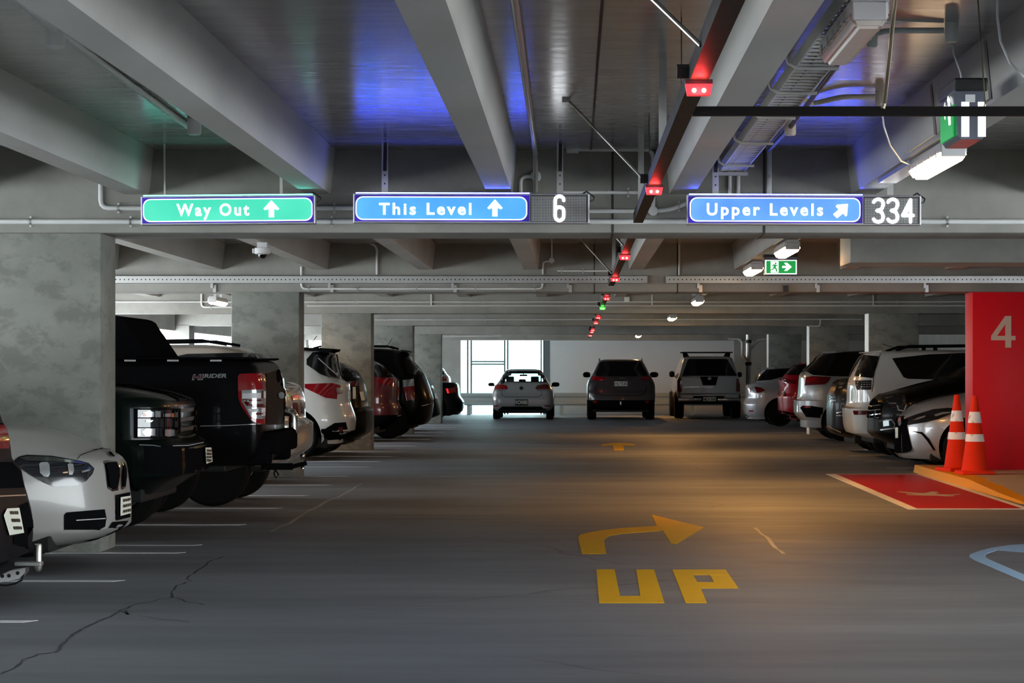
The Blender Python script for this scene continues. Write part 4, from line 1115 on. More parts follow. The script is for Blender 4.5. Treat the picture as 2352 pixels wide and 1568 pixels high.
SILVER = car_paint('silver_car_paint', (0.46, 0.47, 0.49), .35, .3)
BLACK = car_paint('black_car_paint', (0.003, 0.003, 0.004), 0, .33, .08, .10)
WHITE = car_paint('white_car_paint', (0.68, 0.66, 0.62), 0, .3)
PEARL = car_paint('off_white_car_paint', (0.36, 0.35, 0.33), 0, .3, .35)
BEIGE = car_paint('beige_car_paint', (0.52, 0.45, 0.38), .3, .3)
GREEN = car_paint('dark_green_car_paint', (0.002, 0.006, 0.005), 0, .25, .16, .15)
DGREY = car_paint('dark_grey_car_paint', (0.010, 0.010, 0.012), .0, .45, .0, .04)
GREY = car_paint('metallic_grey_car_paint', (0.06, 0.052, 0.055), .4, .3, .6)
RED = car_paint('dark_red_car_paint', (0.10, 0.003, 0.008), .1, .28)
CRED = car_paint('crimson_car_paint', (0.36, 0.003, 0.016), .0, .3, .45, .3)
HWID = [(.18, .80), (.30, .86), (.55, .885), (.8, .88), (.95, .85), (1.02, .80), (1.36, .60), (1.44, .52), (1.48, .36)]
HFAR = [(.18, .15), (.35, .02), (.6, 0), (.75, .12), (.88, .5), (.98, 1.0), (1.2, 1.45), (1.40, 1.95), (1.48, 2.3)]
def scale_w(k, w=HWID, kw=1.0): return [(z * k, v * kw) for z, v in w]
SUVW = [(.25, .82), (.38, .90), (.6, .93), (.9, .93), (1.08, .90), (1.18, .86), (1.55, .68), (1.66, .60), (1.71, .40)]
SUVF = [(.25, .2), (.4, .03), (.65, 0), (.85, .08), (.98, .4), (1.08, .95), (1.3, 1.4), (1.58, 1.95), (1.71, 2.5)]

# --- nearest dark hatchback at the left edge, tail to the lane
c = Car('hatchback_car', 'dark grey car tail cut by the left edge, with a silver tow hitch', 'car', 'L', -3.28, 14.0, 4.3,
        [(.18, .15), (.23, .025), (.337, 0), (.46, .008), (.55, .03), (.607, .046), (.648, .058), (.74, .077), (.80, .13), (.905, .143), (.98, .158), (1.02, .178), (1.11, .198), (1.25, .30), (1.42, .55), (1.50, .85), (1.54, 1.2)],
        HFAR, scale_w(1.04), DGREY, (.30, .62), bow=.03)
c.trace('tail_lamp', [(-30, 936), (0, 940), (7, 974), (15, 987), (21, 1018), (18, 1030), (-30, 1030)], M['red_lamp'])
c.trace('bumper_insert', [(26, 1062), (46, 1083), (54, 1120), (-40, 1122), (-40, 1062)], M['trim'], False)
c.line('bumper_crease', [(-30, 1141), (57, 1137)], 3, M['galv'], False)
c.trace('valance', [(44, 1160), (62, 1152), (74, 1196), (77, 1246), (66, 1262), (52, 1224), (42, 1168)], M['trim'], False)
p = c.trace('number_plate', [(12, 1168.5), (40, 1167), (51, 1223.5), (17.5, 1229), (4, 1184)], M['plate'], False, .012)
c.trace('plate_character', [[(17 + 5 * k + 4 * j, 1175 + 17 * j), (20 + 5 * k + 4 * j, 1175 + 17 * j), (21.5 + 5 * k + 4 * j, 1182 + 17 * j), (18.5 + 5 * k + 4 * j, 1182 + 17 * j)] for j in range(3) for k in range(4)], M['ink'], False, .017, parent=p, strips=True)['kind'] = 'stuff'
Yh = 14.0
hl = lambda px, py, dy=0.0: c.inv @ (PX(px, py, Yh) + Vector((0, dy, 0)))
mb = MB(); q = hl(87, 1288); mb.lathe([(.018, q.z - .06), (.026, q.z - .04), (.026, q.z - .002)], (q.x, q.y, 0), 'z', 16); mb.lathe([(.024, q.z), (.024, q.z + .09), (.02, q.z + .1), (0, q.z + .102)], (q.x, q.y, 0), 'z', 20)
tow = mb.build('tow_ball', M['steel'], c.root, 40)
mb = MB(); a, b = hl(36, 1294), hl(97, 1294); mb.box(min(a.x, b.x), max(a.x, b.x), -.035, .035, a.z - .012, a.z + .012, .004); mb.build('tow_tongue', M['galv'], c.root)
mb = MB(); pl = [hl(*q) for q in ((-20, 1325), (0, 1322), (28, 1308), (62, 1303), (62, 1313), (48, 1327), (14, 1334), (-20, 1340))]
mb.prism([(q.x, q.z) for q in pl], -.05, -.04, 'y'); mb.prism([(q.x, q.z) for q in pl], .04, .05, 'y'); tb = mb.build('tow_bracket', M['galv'], c.root)
for qx, qy in ((10, 1321), (25, 1320), (45, 1314)):
    q = hl(qx, qy)
    for yy in (-.051, .051): mb = MB(); mb.lathe([(.011, -.001), (.011, .001)], (q.x, yy, q.z), 'y', 12); mb.build('bolt_hole', M['under'], tb)
mb = MB(); mb.tube([hl(54, 1318), hl(50, 1332), hl(35, 1340), hl(15, 1344), hl(-20, 1342)], .006, 8); mb.build('safety_chain', M['black'], c.root, 40)

# --- white hatchback, nose to the lane
c = Car('hatchback_car', 'white hatchback with oval twin grille in front of the first left column', 'car', 'L', -3.085, 16.45, 4.3,
        [(.17, .22), (.22, .10), (.28, .0), (.40, 0), (.50, .01), (.62, .025), (.70, .04), (.75, .085), (.80, .195), (.89, .40), (.935, .57), (.962, .85), (1.0, 1.25), (1.2, 1.65), (1.38, 2.1), (1.44, 2.6)],
        [(.17, .1), (.5, 0), (.9, .05), (1.0, .12), (1.3, .4), (1.44, .8)], scale_w(.98), PEARL, (.78, .26), bow=.05)
hlp = c.trace('headlamp', [(30.6, 1060.6), (43, 1050), (61, 1046), (116, 1048), (171, 1057), (202, 1064), (215, 1076), (211, 1088), (196, 1105), (174.5, 1115), (122, 1117), (101, 1108), (70, 1091), (40, 1070)], M['head_lamp'], off=.008)
c.trace('projector', [[(89, 1066), (94, 1063), (108, 1063), (112, 1068), (113, 1088), (109, 1095), (100, 1094), (91, 1086)], [(153, 1068), (158, 1065), (166, 1067), (168, 1080), (164, 1090), (156, 1090)]], M['clear_lamp'], off=.013, parent=hlp)
c.trace('brow_strip', [[(45, 1053), (62, 1050), (116, 1052), (172, 1060), (195, 1066), (120, 1061), (60, 1059)], [(185, 1082), (205, 1077), (206, 1080), (186, 1086)]], M['chrome'], off=.012, parent=hlp)
kd = [(237, 1061), (241, 1059), (266, 1059.5), (274, 1074), (275, 1094), (269, 1126), (257, 1128), (246, 1121), (241, 1082)]
kr = c.trace('grille_surround', [kd, [(277, 1055), (285, 1066), (288.5, 1080), (288.5, 1096), (285.5, 1120), (277, 1125), (276.5, 1094), (278, 1076)]], M['chrome'], False, .010)
c.trace('grille', [[(240, 1064), (264, 1063), (270, 1076), (270.5, 1094), (265, 1122), (257, 1124), (248.5, 1117), (244, 1082)], [(279, 1062), (284, 1069), (286.5, 1082), (286.5, 1095), (284, 1116), (279, 1119), (278.5, 1094), (280, 1077)]], M['trim'], False, .016, parent=kr)
fg = c.trace('air_intake', [(147, 1182), (153, 1176), (239, 1169), (243, 1189), (240, 1209), (227, 1216), (147, 1216)], M['trim'], off=.006)
c.line('blade', [(173, 1194), (239, 1190)], 2, M['lamp_body'], off=.012, parent=fg)
c.trace('lower_intake', [(246, 1214), (257, 1198), (294, 1195), (295.5, 1208), (276, 1223), (243, 1232)], M['trim'], False)
ph = c.trace('plate_holder', [(263, 1137), (294.5, 1130), (295, 1187), (264, 1195)], M['trim'], False, .014)
pl = c.trace('number_plate', [(270, 1142.5), (293.5, 1138.5), (293.5, 1178), (269.5, 1184.5)], M['plate'], False, .022, parent=ph)
c.trace('plate_character', [[(275 + 4.6 * k, 1147 + 12 * j - k), (277.4 + 4.6 * k, 1146.5 + 12 * j - k), (277.4 + 4.6 * k, 1153 + 12 * j - k), (275 + 4.6 * k, 1153.5 + 12 * j - k)] for j in range(3) for k in range(4)], M['ink'], False, .028, parent=ph, strips=True)['kind'] = 'stuff'
c.line('bonnet_seam', [(176, 1056), (184, 1047), (205, 1039), (236, 1030)], 1.6, M['trim'])
c.trace('bonnet_emblem', [(247, 1039), (254, 1041), (262, 1050), (258, 1051), (250, 1046)], M['trim'], False, .012)
c.trace('front_lip', [(40, 1262), (100, 1258), (240, 1232), (296, 1208), (290, 1216), (245, 1246), (100, 1274), (40, 1275)], M['trim'], True, .004)

# --- dark green four wheel drive, nose to the lane
c = Car('off_road_car', 'dark green four wheel drive with wire lamp guards behind the first left column', 'car', 'L', -3.04, 19.65, 4.7,
        [(.36, .3), (.46, .15), (.52, .03), (.60, .02), (.72, .03), (.76, .06), (.80, .143), (1.06, .143), (1.106, .164), (1.163, .322), (1.20, .511), (1.24, .754), (1.28, 1.15), (1.5, 1.5), (1.78, 1.95), (1.84, 2.3)],
        [(.36, .1), (.6, 0), (1.2, .08), (1.7, .25), (1.84, .6)], [(.36, .86), (.5, .95), (.7, .98), (1.05, .97), (1.2, .93), (1.28, .88), (1.75, .70), (1.81, .62), (1.84, .45)], GREEN, (.35, .62), bow=.05, R=.39, wd=.26)
c.trace('side_marker', [(298, 938), (307, 938), (308, 1006), (299, 1000)], plain('blue_grey_marker_lens', (.05, .075, .11), .3), True)
hp = c.trace('headlamp', [(312, 941), (400, 941), (400, 1004), (312, 1004)], M['head_lamp'], True, .008)
c.trace('reflector', [[(322, 957), (328, 948), (340, 943), (352, 946), (352, 957), (336, 958)], [(354, 944), (366, 944), (366, 958), (354, 958)], [(372, 950), (396, 948), (398, 957), (372, 957)], [(325, 992), (333, 984), (354, 984), (354, 1000), (332, 1001)], [(313, 985), (321, 985), (321, 1001), (313, 1001)], [(373, 986), (398, 986), (398, 1000), (386, 1002), (373, 1000)], [(333, 965), (350, 965), (346, 969), (334, 969)]], M['clear_lamp'], True, .012, parent=hp)
c.trace('amber_bulb', [[(327, 949), (334, 948), (334, 957), (327, 957)], [(390, 950), (396, 949), (396, 958), (391, 958)]], M['amber'], True, .014, parent=hp)
gl = [[(a, 938), (a + w, 938), (a + w, 1006), (a, 1006)] for a, w in ((308, 5), (367.5, 3.5), (399, 6))] + [[(309, b), (402, b), (402, b + w), (309, b + w)] for b, w in ((938, 2.5), (958.5, 2), (981, 2), (1003, 3))]
c.trace('lamp_guard', gl, M['trim'], True, .035)
c.trace('grille_slat', [[(405, y), (438, y - 1), (440, y + 6), (405, y + 8)] for y in (938, 959, 981, 1001)], plain('bronze_grille_slat', (.10, .085, .075), .35, .5), True, .012)
c.line('bumper_edge', [(320, 1022), (352, 1023), (368, 1026)], 1.4, M['galv'], True)
c.trace('front_bumper', [(330, 1026), (463, 1018), (470, 1040), (462, 1082), (400, 1092), (330, 1085)], M['trim'], True, .004)
c.line('bumper_trim', [(395, 1025), (432, 1024), (466, 1017)], 1.5, M['lamp_body'], False, .010)
p = c.trace('number_plate', [(463.5, 1029), (477.6, 1028), (480, 1059.5), (465.5, 1064.5)], M['plate'], False, .03)
c.trace('plate_character', [[(466 + 3 * k, 1033 + 7 * j), (467.6 + 3 * k, 1033 + 7 * j), (468 + 3 * k, 1038 + 7 * j), (466.4 + 3 * k, 1038 + 7 * j)] for j in range(4) for k in range(4)], M['ink'], False, .034, parent=p, strips=True)['kind'] = 'stuff'
c.line('bonnet_edge', [(269, 881), (300, 884), (337, 891), (390, 902), (434, 918)], 3, M['trim'], True, .003)

# --- black pickup, tail to the lane
RY, RXE = 22.1, -2.75
c = Car('pickup_truck', 'black pickup truck with HIRIDER on its tray side and chrome hitch', 'pickup truck', 'L', RXE, RY, 5.3,
        [(.50, .10), (.58, .02), (.8, .0), (1.05, .0), (1.25, .012), (1.34, .035), (1.40, .07), (1.43, .11), (1.452, .2)],
        [(.50, .1), (.7, 0), (1.05, .05), (1.14, .4), (1.20, 1.2), (1.28, 1.5), (1.452, 1.75)],
        [(.50, .86), (.62, .91), (.8, .925), (1.2, .92), (1.38, .90), (1.43, .875), (1.452, .84)], BLACK, (.10, .86), bow=.02, wheels=(1.22, .95), R=.385, wd=.26)
cabz = [(1.45, 1.62), (1.70, 1.72), (1.80, 1.85)]
mb = MB(); bm = mb.bm
rows = []
for z, xa, xb_, w in ((1.44, 1.60, 3.55, .83), (1.6, 1.66, 3.25, .76), (1.76, 1.74, 2.95, .69), (1.81, 1.84, 2.8, .63), (1.83, 2.0, 2.65, .5)):
    rows.append([bm.verts.new(v + (z,)) for v in ((xa, -w * .9), (xa, w * .9), (xa + .08, w), (xb_ - .1, w), (xb_, w * .85), (xb_, -w * .85), (xb_ - .1, -w), (xa + .08, -w))])
for a, b in zip(rows, rows[1:]):
    for k in range(8): bm.faces.new((a[k], a[(k + 1) % 8], b[(k + 1) % 8], b[k]))
bm.faces.new(rows[0][::-1]); bm.faces.new(rows[-1]); bmesh.ops.recalc_face_normals(bm, faces=bm.faces)
cab = mb.build('cab', BLACK, c.root, 30)
mb = MB()
for sg in (-1, 1): mb.prism([(1.72, 1.47), (3.3, 1.47), (3.05, 1.66), (2.9, 1.73), (1.85, 1.73), (1.75, 1.6)], sg * .845, sg * .70, 'y')
mb.build('side_window', M['glass'], cab)
hx = lambda px, py, Y=21.3: c.inv @ PX(px, py, Y)
mb = MB(); pl = [hx(*q) for q in ((262, 724), (274, 727), (284, 733), (291, 745), (341, 818), (250, 822), (225, 822), (240, 726))]
mb.prism([(q.x, q.z) for q in pl], -.84, .84, 'y'); mb.build('sports_bar', M['trim'], c.root)
mb = MB()
for sg in (-1, 1): mb.box(.08, 1.5, sg * .84 - .05, sg * .84 + .05, 1.445, 1.463, .006)
mb.build('rail_cap', M['trim'], c.root)
mb = MB(); mb.box(.1, 1.5, -.80, .80, 1.44, 1.45); mb.build('tray_cover', M['trim'], c.root)
for k, x in enumerate((.42, .80, 1.18)):
    mb = MB()
    for sg in (-1, 1): mb.box(x - .05, x + .05, sg * .895 - .008, sg * .895 + .008, 1.425, 1.44)
    mb.build('tie_down_slot', M['lamp_body'], c.root)
tl = c.trace('tail_lamp', [(546.6, 864), (551, 858.5), (607.7, 857), (609.5, 900), (608.6, 973), (591, 973), (580, 967), (567, 950.6), (554, 932), (547.6, 913.6)], M['red_lamp'], True, .010, step=6)
c.trace('clear_section', [(556, 896), (606.8, 894), (606.8, 958), (600, 962), (585.5, 961.7), (576, 956), (565, 937.6), (555, 921)], M['clear_lamp'], True, .015, step=6, parent=tl)
c.trace('lamp_divider', [[(556, 917), (597, 917), (597, 921), (572, 921), (576, 932), (568, 932), (560, 922)], [(572, 928), (600, 927), (605, 934), (580, 936)], [(585, 948), (606, 946), (606, 950), (588, 953)], [(597, 897), (600, 897), (600, 915), (597, 915)]], M['red_dark'], True, .019, step=6, parent=tl)
c.trace('bright_reflector', [[(557, 903), (596, 902), (596, 914), (557, 915)], [(601, 898), (606, 898), (606, 914), (601, 914)], [(569, 939), (590, 938), (590, 945), (576, 947)], [(597, 937), (605, 936), (604, 954), (597, 955)], [(558, 919), (572, 919), (573, 923), (562, 924)]], M['white_pl'], True, .019, step=6, parent=tl)
c.trace('tailgate', [(611.5, 858), (640, 848), (655, 846), (658.5, 862), (658.5, 972), (640, 975), (611.5, 975)], plain('dull_black_tailgate', (.020, .016, .015), .65, spec=.05), False, .005, step=8)
c.trace('tailgate_handle', [(633, 854), (641, 854), (642, 870), (639, 879), (635, 876)], M['trim'], False, .012)
c.trace('tailgate_badge', [(636, 904), (641, 900), (648, 901), (650, 906), (648, 915), (642, 916), (637, 912)], M['chrome'], False, .014)
c.line('tailgate_seam', [(609, 857), (610, 973)], 1.5, M['trim'], True)
c.line('body_crease', [(460, 978), (520, 977), (600, 973)], 1.6, M['galv'], True, .004)
c.text('HI', 441, 466, 872, 859.5, M['silver_ink'], 'lettering_outline', None, 1.0, .06, .28, .007, -.02)
c.text('HI', 443.5, 464.5, 870.5, 861.2, M['maroon'], 'lettering', None, 1.0, .025, .28, .011, -.02)
c.text('RIDER', 469, 521, 867.5, 858.6, M['silver_ink'], 'lettering', None, 1.0, .035, .28, .009, -.01)
mb = MB(); mb.box(-.11, .06, -.80, .80, .60, .80, .03); mb.box(-.04, .25, -.86, -.55, .50, .74, .03); mb.box(-.04, .25, .55, .86, .50, .74, .03); bp = mb.build('rear_bumper', M['trim'], c.root, 30)
mb = MB(); mb.tube([hx(674, 994, 22.8), hx(674, 956, 22.8), hx(671, 948, 22.8), hx(655, 944, 22.8)], .046, 14); mb.build('step_tube', M['chrome'], bp, 40)
mb = MB(); a = hx(600, 1071, RY); b = hx(704, 1063, RY)
mb.bar((a.x, 0, a.z), (hx(672, 1072, RY).x, 0, a.z), .06, .06); mb.bar((hx(668, 1076, RY).x, 0, hx(668, 1072, RY).z), (b.x, 0, b.z), .05, .04); mb.build('tow_tongue', M['trim'], c.root)
mb = MB(); q = hx(695, 1046, RY)
mb.lathe([(.0, q.z - .12), (.018, q.z - .12), (.018, q.z - .09), (.012, q.z - .085), (.012, q.z - .03), (.022, q.z - .016), (.025, q.z), (.018, q.z + .018), (0, q.z + .025)], (q.x, 0, 0), 'z', 18); mb.build('tow_ball', M['chrome'], c.root, 50)
mb = MB(); mb.tube([hx(632, 1078, RY), hx(640, 1090, RY), hx(634, 1097, RY), hx(629, 1088, RY), hx(632, 1078, RY)], .007, 8); mb.build('shackle', M['trim'], c.root, 40)

# --- beige wagon beyond the pickup, tail to the lane
c = Car('suv_car', 'beige off roader showing only its tail between black pickup and second column', 'car', 'L', -2.737, 24.6, 4.5,
        [(.40, .22), (.47, .12), (.55, .02), (.62, .0), (.80, .0), (.86, .08), (1.03, .085), (1.10, .10), (1.19, .135), (1.26, .30), (1.40, .55), (1.44, .9)], [(.4, .2), (.6, 0), (1.0, .1), (1.1, 1.0), (1.44, 2.2)],
        [(.40, .84), (.55, .9), (.9, .91), (1.12, .88), (1.38, .70), (1.44, .5)], BEIGE, (.14, .8), bow=.03, R=.37, wd=.25)
c.trace('tail_lamp', [(672, 925), (682, 925), (685, 950), (676, 953)], M['red_lamp'], True)
c.trace('reversing_lamp', [(669, 910), (684, 904), (687, 918), (671, 920)], M['chrome'], True, .012)
c.line('bumper_seam', [(640, 979), (704, 977)], 1.5, M['galv'], True)
# --- beige wagon whose roof shows over the pickup
c = Car('suv_car', 'beige wagon with dark roof rails, only its roof showing over the black pickup', 'car', 'L', -3.42, 29.0, 4.7,
        [(.3, .1), (.6, 0), (1.0, .05), (1.5, .35), (1.62, .55), (1.66, .9)], [(.3, .1), (.6, 0), (.9, .2), (1.02, 1.1), (1.3, 1.65), (1.48, 2.0), (1.58, 2.3), (1.64, 2.8), (1.66, 3.1)], [(.3, .85), (.6, .92), (1.0, .91), (1.1, .87), (1.5, .72), (1.60, .66), (1.64, .6), (1.66, .5)], BEIGE, (.3, .6), R=.37)
c.trace('side_window', [(392, 822), (430, 814), (520, 812), (620, 814), (620, 842), (380, 842)], M['glass'], True, .016)
for sg in (-1, 1):
    mb = MB(); mb.tube([(2.45, sg * .56, 1.63), (2.3, sg * .57, 1.69), (1.0, sg * .57, 1.71), (.7, sg * .56, 1.66)], .018, 8); mb.build('roof_rail', M['trim'], c.root, 40)
# --- white wagon beyond the second column
c = Car('suv_car', 'white wagon with black lower bumper just beyond the second left column', 'car', 'L', -3.384, 37.0, 4.5,
        [(.36, .2), (.40, .10), (.445, .013), (.61, 0), (.75, .04), (.87, .08), (1.16, .10), (1.23, .20), (1.45, .27), (1.62, .31), (1.67, .40), (1.70, .9)], SUVF, scale_w(.995, SUVW), WHITE, (.5, .5), bow=.06, R=.37)
c.trace('rear_glass', [(704, 826), (717, 811), (740, 809), (766, 815), (774, 840), (781, 870), (757, 868), (735, 860), (704, 838)], M['glass'], True, .016, step=4)
c.line('pillar_strip', [(729, 823), (750, 843), (775, 866)], 2.2, M['lamp_body'], True, .024)
tl = c.trace('tail_lamp', [(700, 882), (761.6, 880), (780, 884), (786, 895), (786, 903), (774, 905), (773, 916.5), (747, 913.5), (700, 891)], M['red_lamp'], True, .010)
c.trace('clear_section', [(771, 891), (784, 890), (785, 902), (773, 903)], M['clear_lamp'], True, .014, parent=tl)
c.trace('lower_bumper', [(700, 988), (747, 984), (768, 971), (794, 969), (799, 990), (792, 1008), (700, 1014)], M['trim'], True, .006)
c.trace('reflector', [(776, 981), (786, 979), (787, 990), (778, 992)], M['red_dark'], True, .012)
mb = MB(); q = [c.inv @ PX(*p, 37.0) for p in ((690, 798), (741, 799.5), (774, 801.5), (772, 806), (757, 811), (739, 806), (690, 803))]
mb.prism([(v.x, v.z) for v in q], -.60, .60, 'y'); mb.build('roof_spoiler', M['trim'], c.root)
c.tube('aerial', [(708, 797, 37), (728, 771, 37)], .006, M['black'])
# --- black wagon behind the white one
c = Car('suv_car', 'black wagon half hidden between the white wagon and third left column', 'car', 'L', -3.31, 39.2, 4.5,
        [(.26, .2), (.37, .03), (.515, 0), (.73, 0), (.78, .07), (1.05, .107), (1.163, .135), (1.34, .24), (1.45, .39), (1.54, .655), (1.60, 1.0)], SUVF, scale_w(.94, SUVW), BLACK, (.4, .55), bow=.06, R=.36)
c.trace('rear_glass', [(762, 829), (800, 839), (822, 856), (826, 868), (790, 866), (770, 850)], M['glass'], False, .008)
c.trace('sticker', [(809, 889), (816, 889), (816, 916), (809, 916)], M['plate'], False, .012)
c.trace('number_plate', [(824, 900), (833, 899), (837, 919), (828, 920)], M['plate'], False, .014)
c.trace('tail_lamp', [(800, 876), (822, 874), (826, 886), (806, 888)], M['red_dark'], True)
c.tube('exhaust_tip', [(828, 985, 38.6), (836, 985, 38.6)], .03, M['chrome'])
# --- dark red car
c = Car('suv_car', 'dark red car beyond the third left column', 'car', 'L', -3.38, 46.7, 4.4,
        [(.25, .3), (.378, .135), (.46, .03), (.55, 0), (.65, 0), (.75, .04), (.997, .04), (1.19, .05), (1.243, .08), (1.362, .22), (1.566, .51), (1.60, .8)], SUVF, scale_w(.94, SUVW), RED, (.4, .55), bow=.05, clad=.52, R=.36)
c.trace('tail_lamp', [(866, 872), (892, 868), (907, 869), (910, 886), (896, 886), (870, 880)], M['red_lamp'], True)
c.trace('rear_glass', [(859, 834), (872, 838), (890, 853), (908, 866), (880, 866), (859, 864)], M['glass'], True, .008)
c.line('bumper_strip', [(912, 955), (920, 953)], 2.5, M['galv'], True)
# --- tall black wagon
c = Car('suv_car', 'tall black wagon with red and clear tail lamps before the fourth left column', 'car', 'L', -2.89, 49.2, 4.7,
        [(.24, .4), (.28, .15), (.45, .03), (.78, .0), (.9, .03), (1.16, .117), (1.31, .19), (1.56, .395), (1.76, .547), (1.80, .70), (1.83, 1.0)], SUVF, scale_w(1.07, SUVW), BLACK, (.4, .55), bow=.06, R=.38)
tl = c.trace('tail_lamp', [(925, 873), (951, 870), (952, 917), (934, 920), (926, 892)], M['red_lamp'], True, .010)
c.trace('clear_section', [(925, 873), (950, 870.5), (951, 886), (926, 889)], M['clear_lamp'], True, .014, parent=tl)
c.trace('rear_glass', [(925, 822), (938, 812), (953, 834), (972, 859), (966, 862), (935, 858)], M['glass'], False, .008)
c.line('rear_edge', [(940, 812), (955, 832), (976, 860)], 1.4, M['chrome'], False, .008)
for sg in (-1, 1):
    mb = MB(); mb.tube([(.75, sg * .56, 1.82), (.9, sg * .57, 1.87), (2.2, sg * .57, 1.88), (2.4, sg * .56, 1.83)], .02, 8); mb.build('roof_rail', M['trim'], c.root, 40)
c.tube('aerial', [(890, 793, 49.2), (901, 777, 49.2)], .007, M['black'])
mb = MB(); mb.prism([(.62, 1.80), (.42, 1.77), (.40, 1.75), (.62, 1.76)], -.58, .58, 'y'); mb.build('roof_spoiler', BLACK, c.root)
c.line('bumper_strip', [(968, 932), (992, 926)], 2, M['galv'], True)
# --- dark grey wagon beyond the fourth column
c = Car('suv_car', 'dark wagon tail peeping between the tall black wagon and fifth left column', 'car', 'L', -3.07, 55.0, 4.4,
        [(.25, .3), (.39, 0), (.55, .02), (.69, .05), (.94, .15), (1.14, .25), (1.3, .4), (1.5, .65), (1.55, 1.0)], SUVF, scale_w(.91, SUVW), DGREY, (.4, .55), R=.35)
c.trace('tail_lamp', [(980, 888), (992, 886), (995, 900), (984, 902)], M['red_lamp'], True)
c.trace('number_plate', [(997, 905), (1003, 905), (1004, 915), (998, 915)], M['plate'], False, .012)
# --- dark sedan beyond the fifth column
c = Car('sedan_car', 'black sedan tail right of the fifth left column, before the bright window', 'car', 'L', -3.07, 67.0, 4.7,
        [(.2, .12), (.28, .04), (.50, 0), (.62, .06), (.69, .11), (1.00, .16), (1.06, .22), (1.085, .62), (1.12, .95), (1.3, 1.4), (1.42, 2.0)], HFAR, scale_w(.97), BLACK, (.4, .55))
tl = c.trace('tail_lamp', [(1024, 893), (1044, 889.6), (1050, 891), (1050.6, 900.6), (1034, 903), (1027, 903)], M['red_lamp'], True, .012)
c.trace('lamp_glow', [(1024, 893), (1028, 892), (1031, 902.5), (1027, 903)], glow('lit_tail_lamp', (1, .03, .03), .9), True, .018, parent=tl)
# --- silver hatchback behind the sedan
c = Car('hatchback_car', 'silver hatchback peeping over the black sedan by the far wall', 'car', 'L', -3.61, 70.2, 4.2,
        [(.2, .1), (.4, 0), (.9, .0), (1.06, 0), (1.19, .02), (1.33, .14), (1.49, .28), (1.53, .7)], HFAR, scale_w(1.035), SILVER, (.4, .55))
c.trace('rear_glass', [(1008, 842), (1015, 843), (1027, 857), (1018, 860), (1008, 860)], M['glass'], True, .01)
c.trace('tail_lamp', [(1012, 866), (1024, 864), (1026, 874), (1014, 876)], M['red_lamp'], True, .01)

# --- right row -------------------------------------------------------
c = Car('coupe_car', 'silver car with large dark hourglass grille beside the traffic cones', 'car', 'R', 4.419, 32.8, 4.6,
        [(.17, .06), (.23, .012), (.43, 0), (.65, .02), (.724, .048), (.765, .096), (.885, .245), (.956, .436), (1.01, .644), (1.06, .92), (1.12, 1.3), (1.38, 2.1), (1.44, 2.7)], [(.17, .1), (.5, 0), (.95, .1), (1.05, .5), (1.4, 1.2), (1.44, 1.6)], [(.17, .84), (.3, .90), (.6, .92), (.85, .91), (1.0, .87), (1.1, .80), (1.38, .6), (1.44, .42)], SILVER, (.85, .25), bow=.06)
c.trace('grille', [(2059, 980), (2067, 957.4), (2077, 955), (2086.6, 962), (2084, 980), (2090, 1005), (2097, 1033), (2093, 1037), (2061, 1041), (2060, 1024)], M['trim'], True, .008)
c.line('grille_lip', [(2061, 1041), (2080, 1040), (2095, 1036), (2098, 1031)], 2.2, M['chrome'], True, .014)
c.trace('front_emblem', [(2066, 960), (2072, 959), (2073, 974), (2069, 979), (2066, 974)], M['chrome'], False, .02)
c.trace('number_plate', [(2059, 982), (2066, 981.5), (2066, 1005.6), (2060, 1006)], M['plate'], False, .02)
hp = c.trace('headlamp', [(2080, 961), (2109.6, 950.5), (2144, 940), (2176, 937), (2201, 938), (2185, 950.5), (2155.5, 962), (2128, 969), (2087, 976)], M['head_lamp'], True, .008)
c.trace('lamp_strip', [[(2146, 953), (2165, 947), (2184, 946), (2183, 949), (2166, 952), (2150, 957)], [(2096, 966), (2110, 959), (2127, 955), (2127, 958), (2112, 963)]], M['clear_lamp'], True, .013, parent=hp)
c.trace('corner_intake', [(2093.5, 989.6), (2119, 992), (2135, 1008), (2148.6, 1033), (2145, 1035), (2130, 1012.5), (2116.5, 996.5)], M['trim'], True, .006)
c.line('bumper_edge', [(2098, 1040), (2140, 1034), (2149, 1034)], 1.5, M['galv'], True, .008)
c.trace('windscreen', [(2230, 890), (2290, 852), (2330, 850), (2300, 893)], M['glass'], True)

c = Car('suv_car', 'black wagon nose with curved chrome lamps behind the silver hourglass grille car', 'car', 'R', 4.346, 35.2, 4.5,
        [(.26, .4), (.355, .13), (.47, 0), (.69, 0), (.84, .03), (.93, .07), (1.0, .16), (1.077, .43), (1.16, .72), (1.24, 1.05), (1.4, 1.37), (1.6, 1.9), (1.66, 2.3)], [(.26, .1), (.5, 0), (1.1, .1), (1.5, .35), (1.66, .8)], [(.26, .82), (.4, .90), (.9, .92), (1.1, .88), (1.22, .82), (1.6, .64), (1.66, .45)], BLACK, (.6, .4), bow=.06, R=.37)
hp = c.trace('headlamp', [(2028, 908), (2058, 905), (2082, 912), (2084, 942), (2066, 946), (2036, 930)], M['head_lamp'], True, .008)
c.trace('lamp_strip', [[(2032, 914), (2052, 911), (2052, 914), (2036, 917)], [(2036, 919), (2044, 925), (2060, 925), (2060, 927.5), (2042, 927.5)], [(2063, 930), (2066, 940), (2076, 942), (2081, 930), (2083, 930), (2078, 945), (2064, 943), (2060, 931)], [(2073, 908), (2079, 908), (2080, 930), (2075, 930)]], M['chrome'], True, .014, parent=hp)
c.trace('grille', [(1998, 930), (2010, 915), (2027, 926), (2022, 962), (1998, 962)], M['trim'], True, .006)
c.trace('grille_slat', [[(1999, y), (2024, y - 3), (2024, y - 1), (1999, y + 2)] for y in (932, 942, 952, 960)], M['chrome'], True, .012)
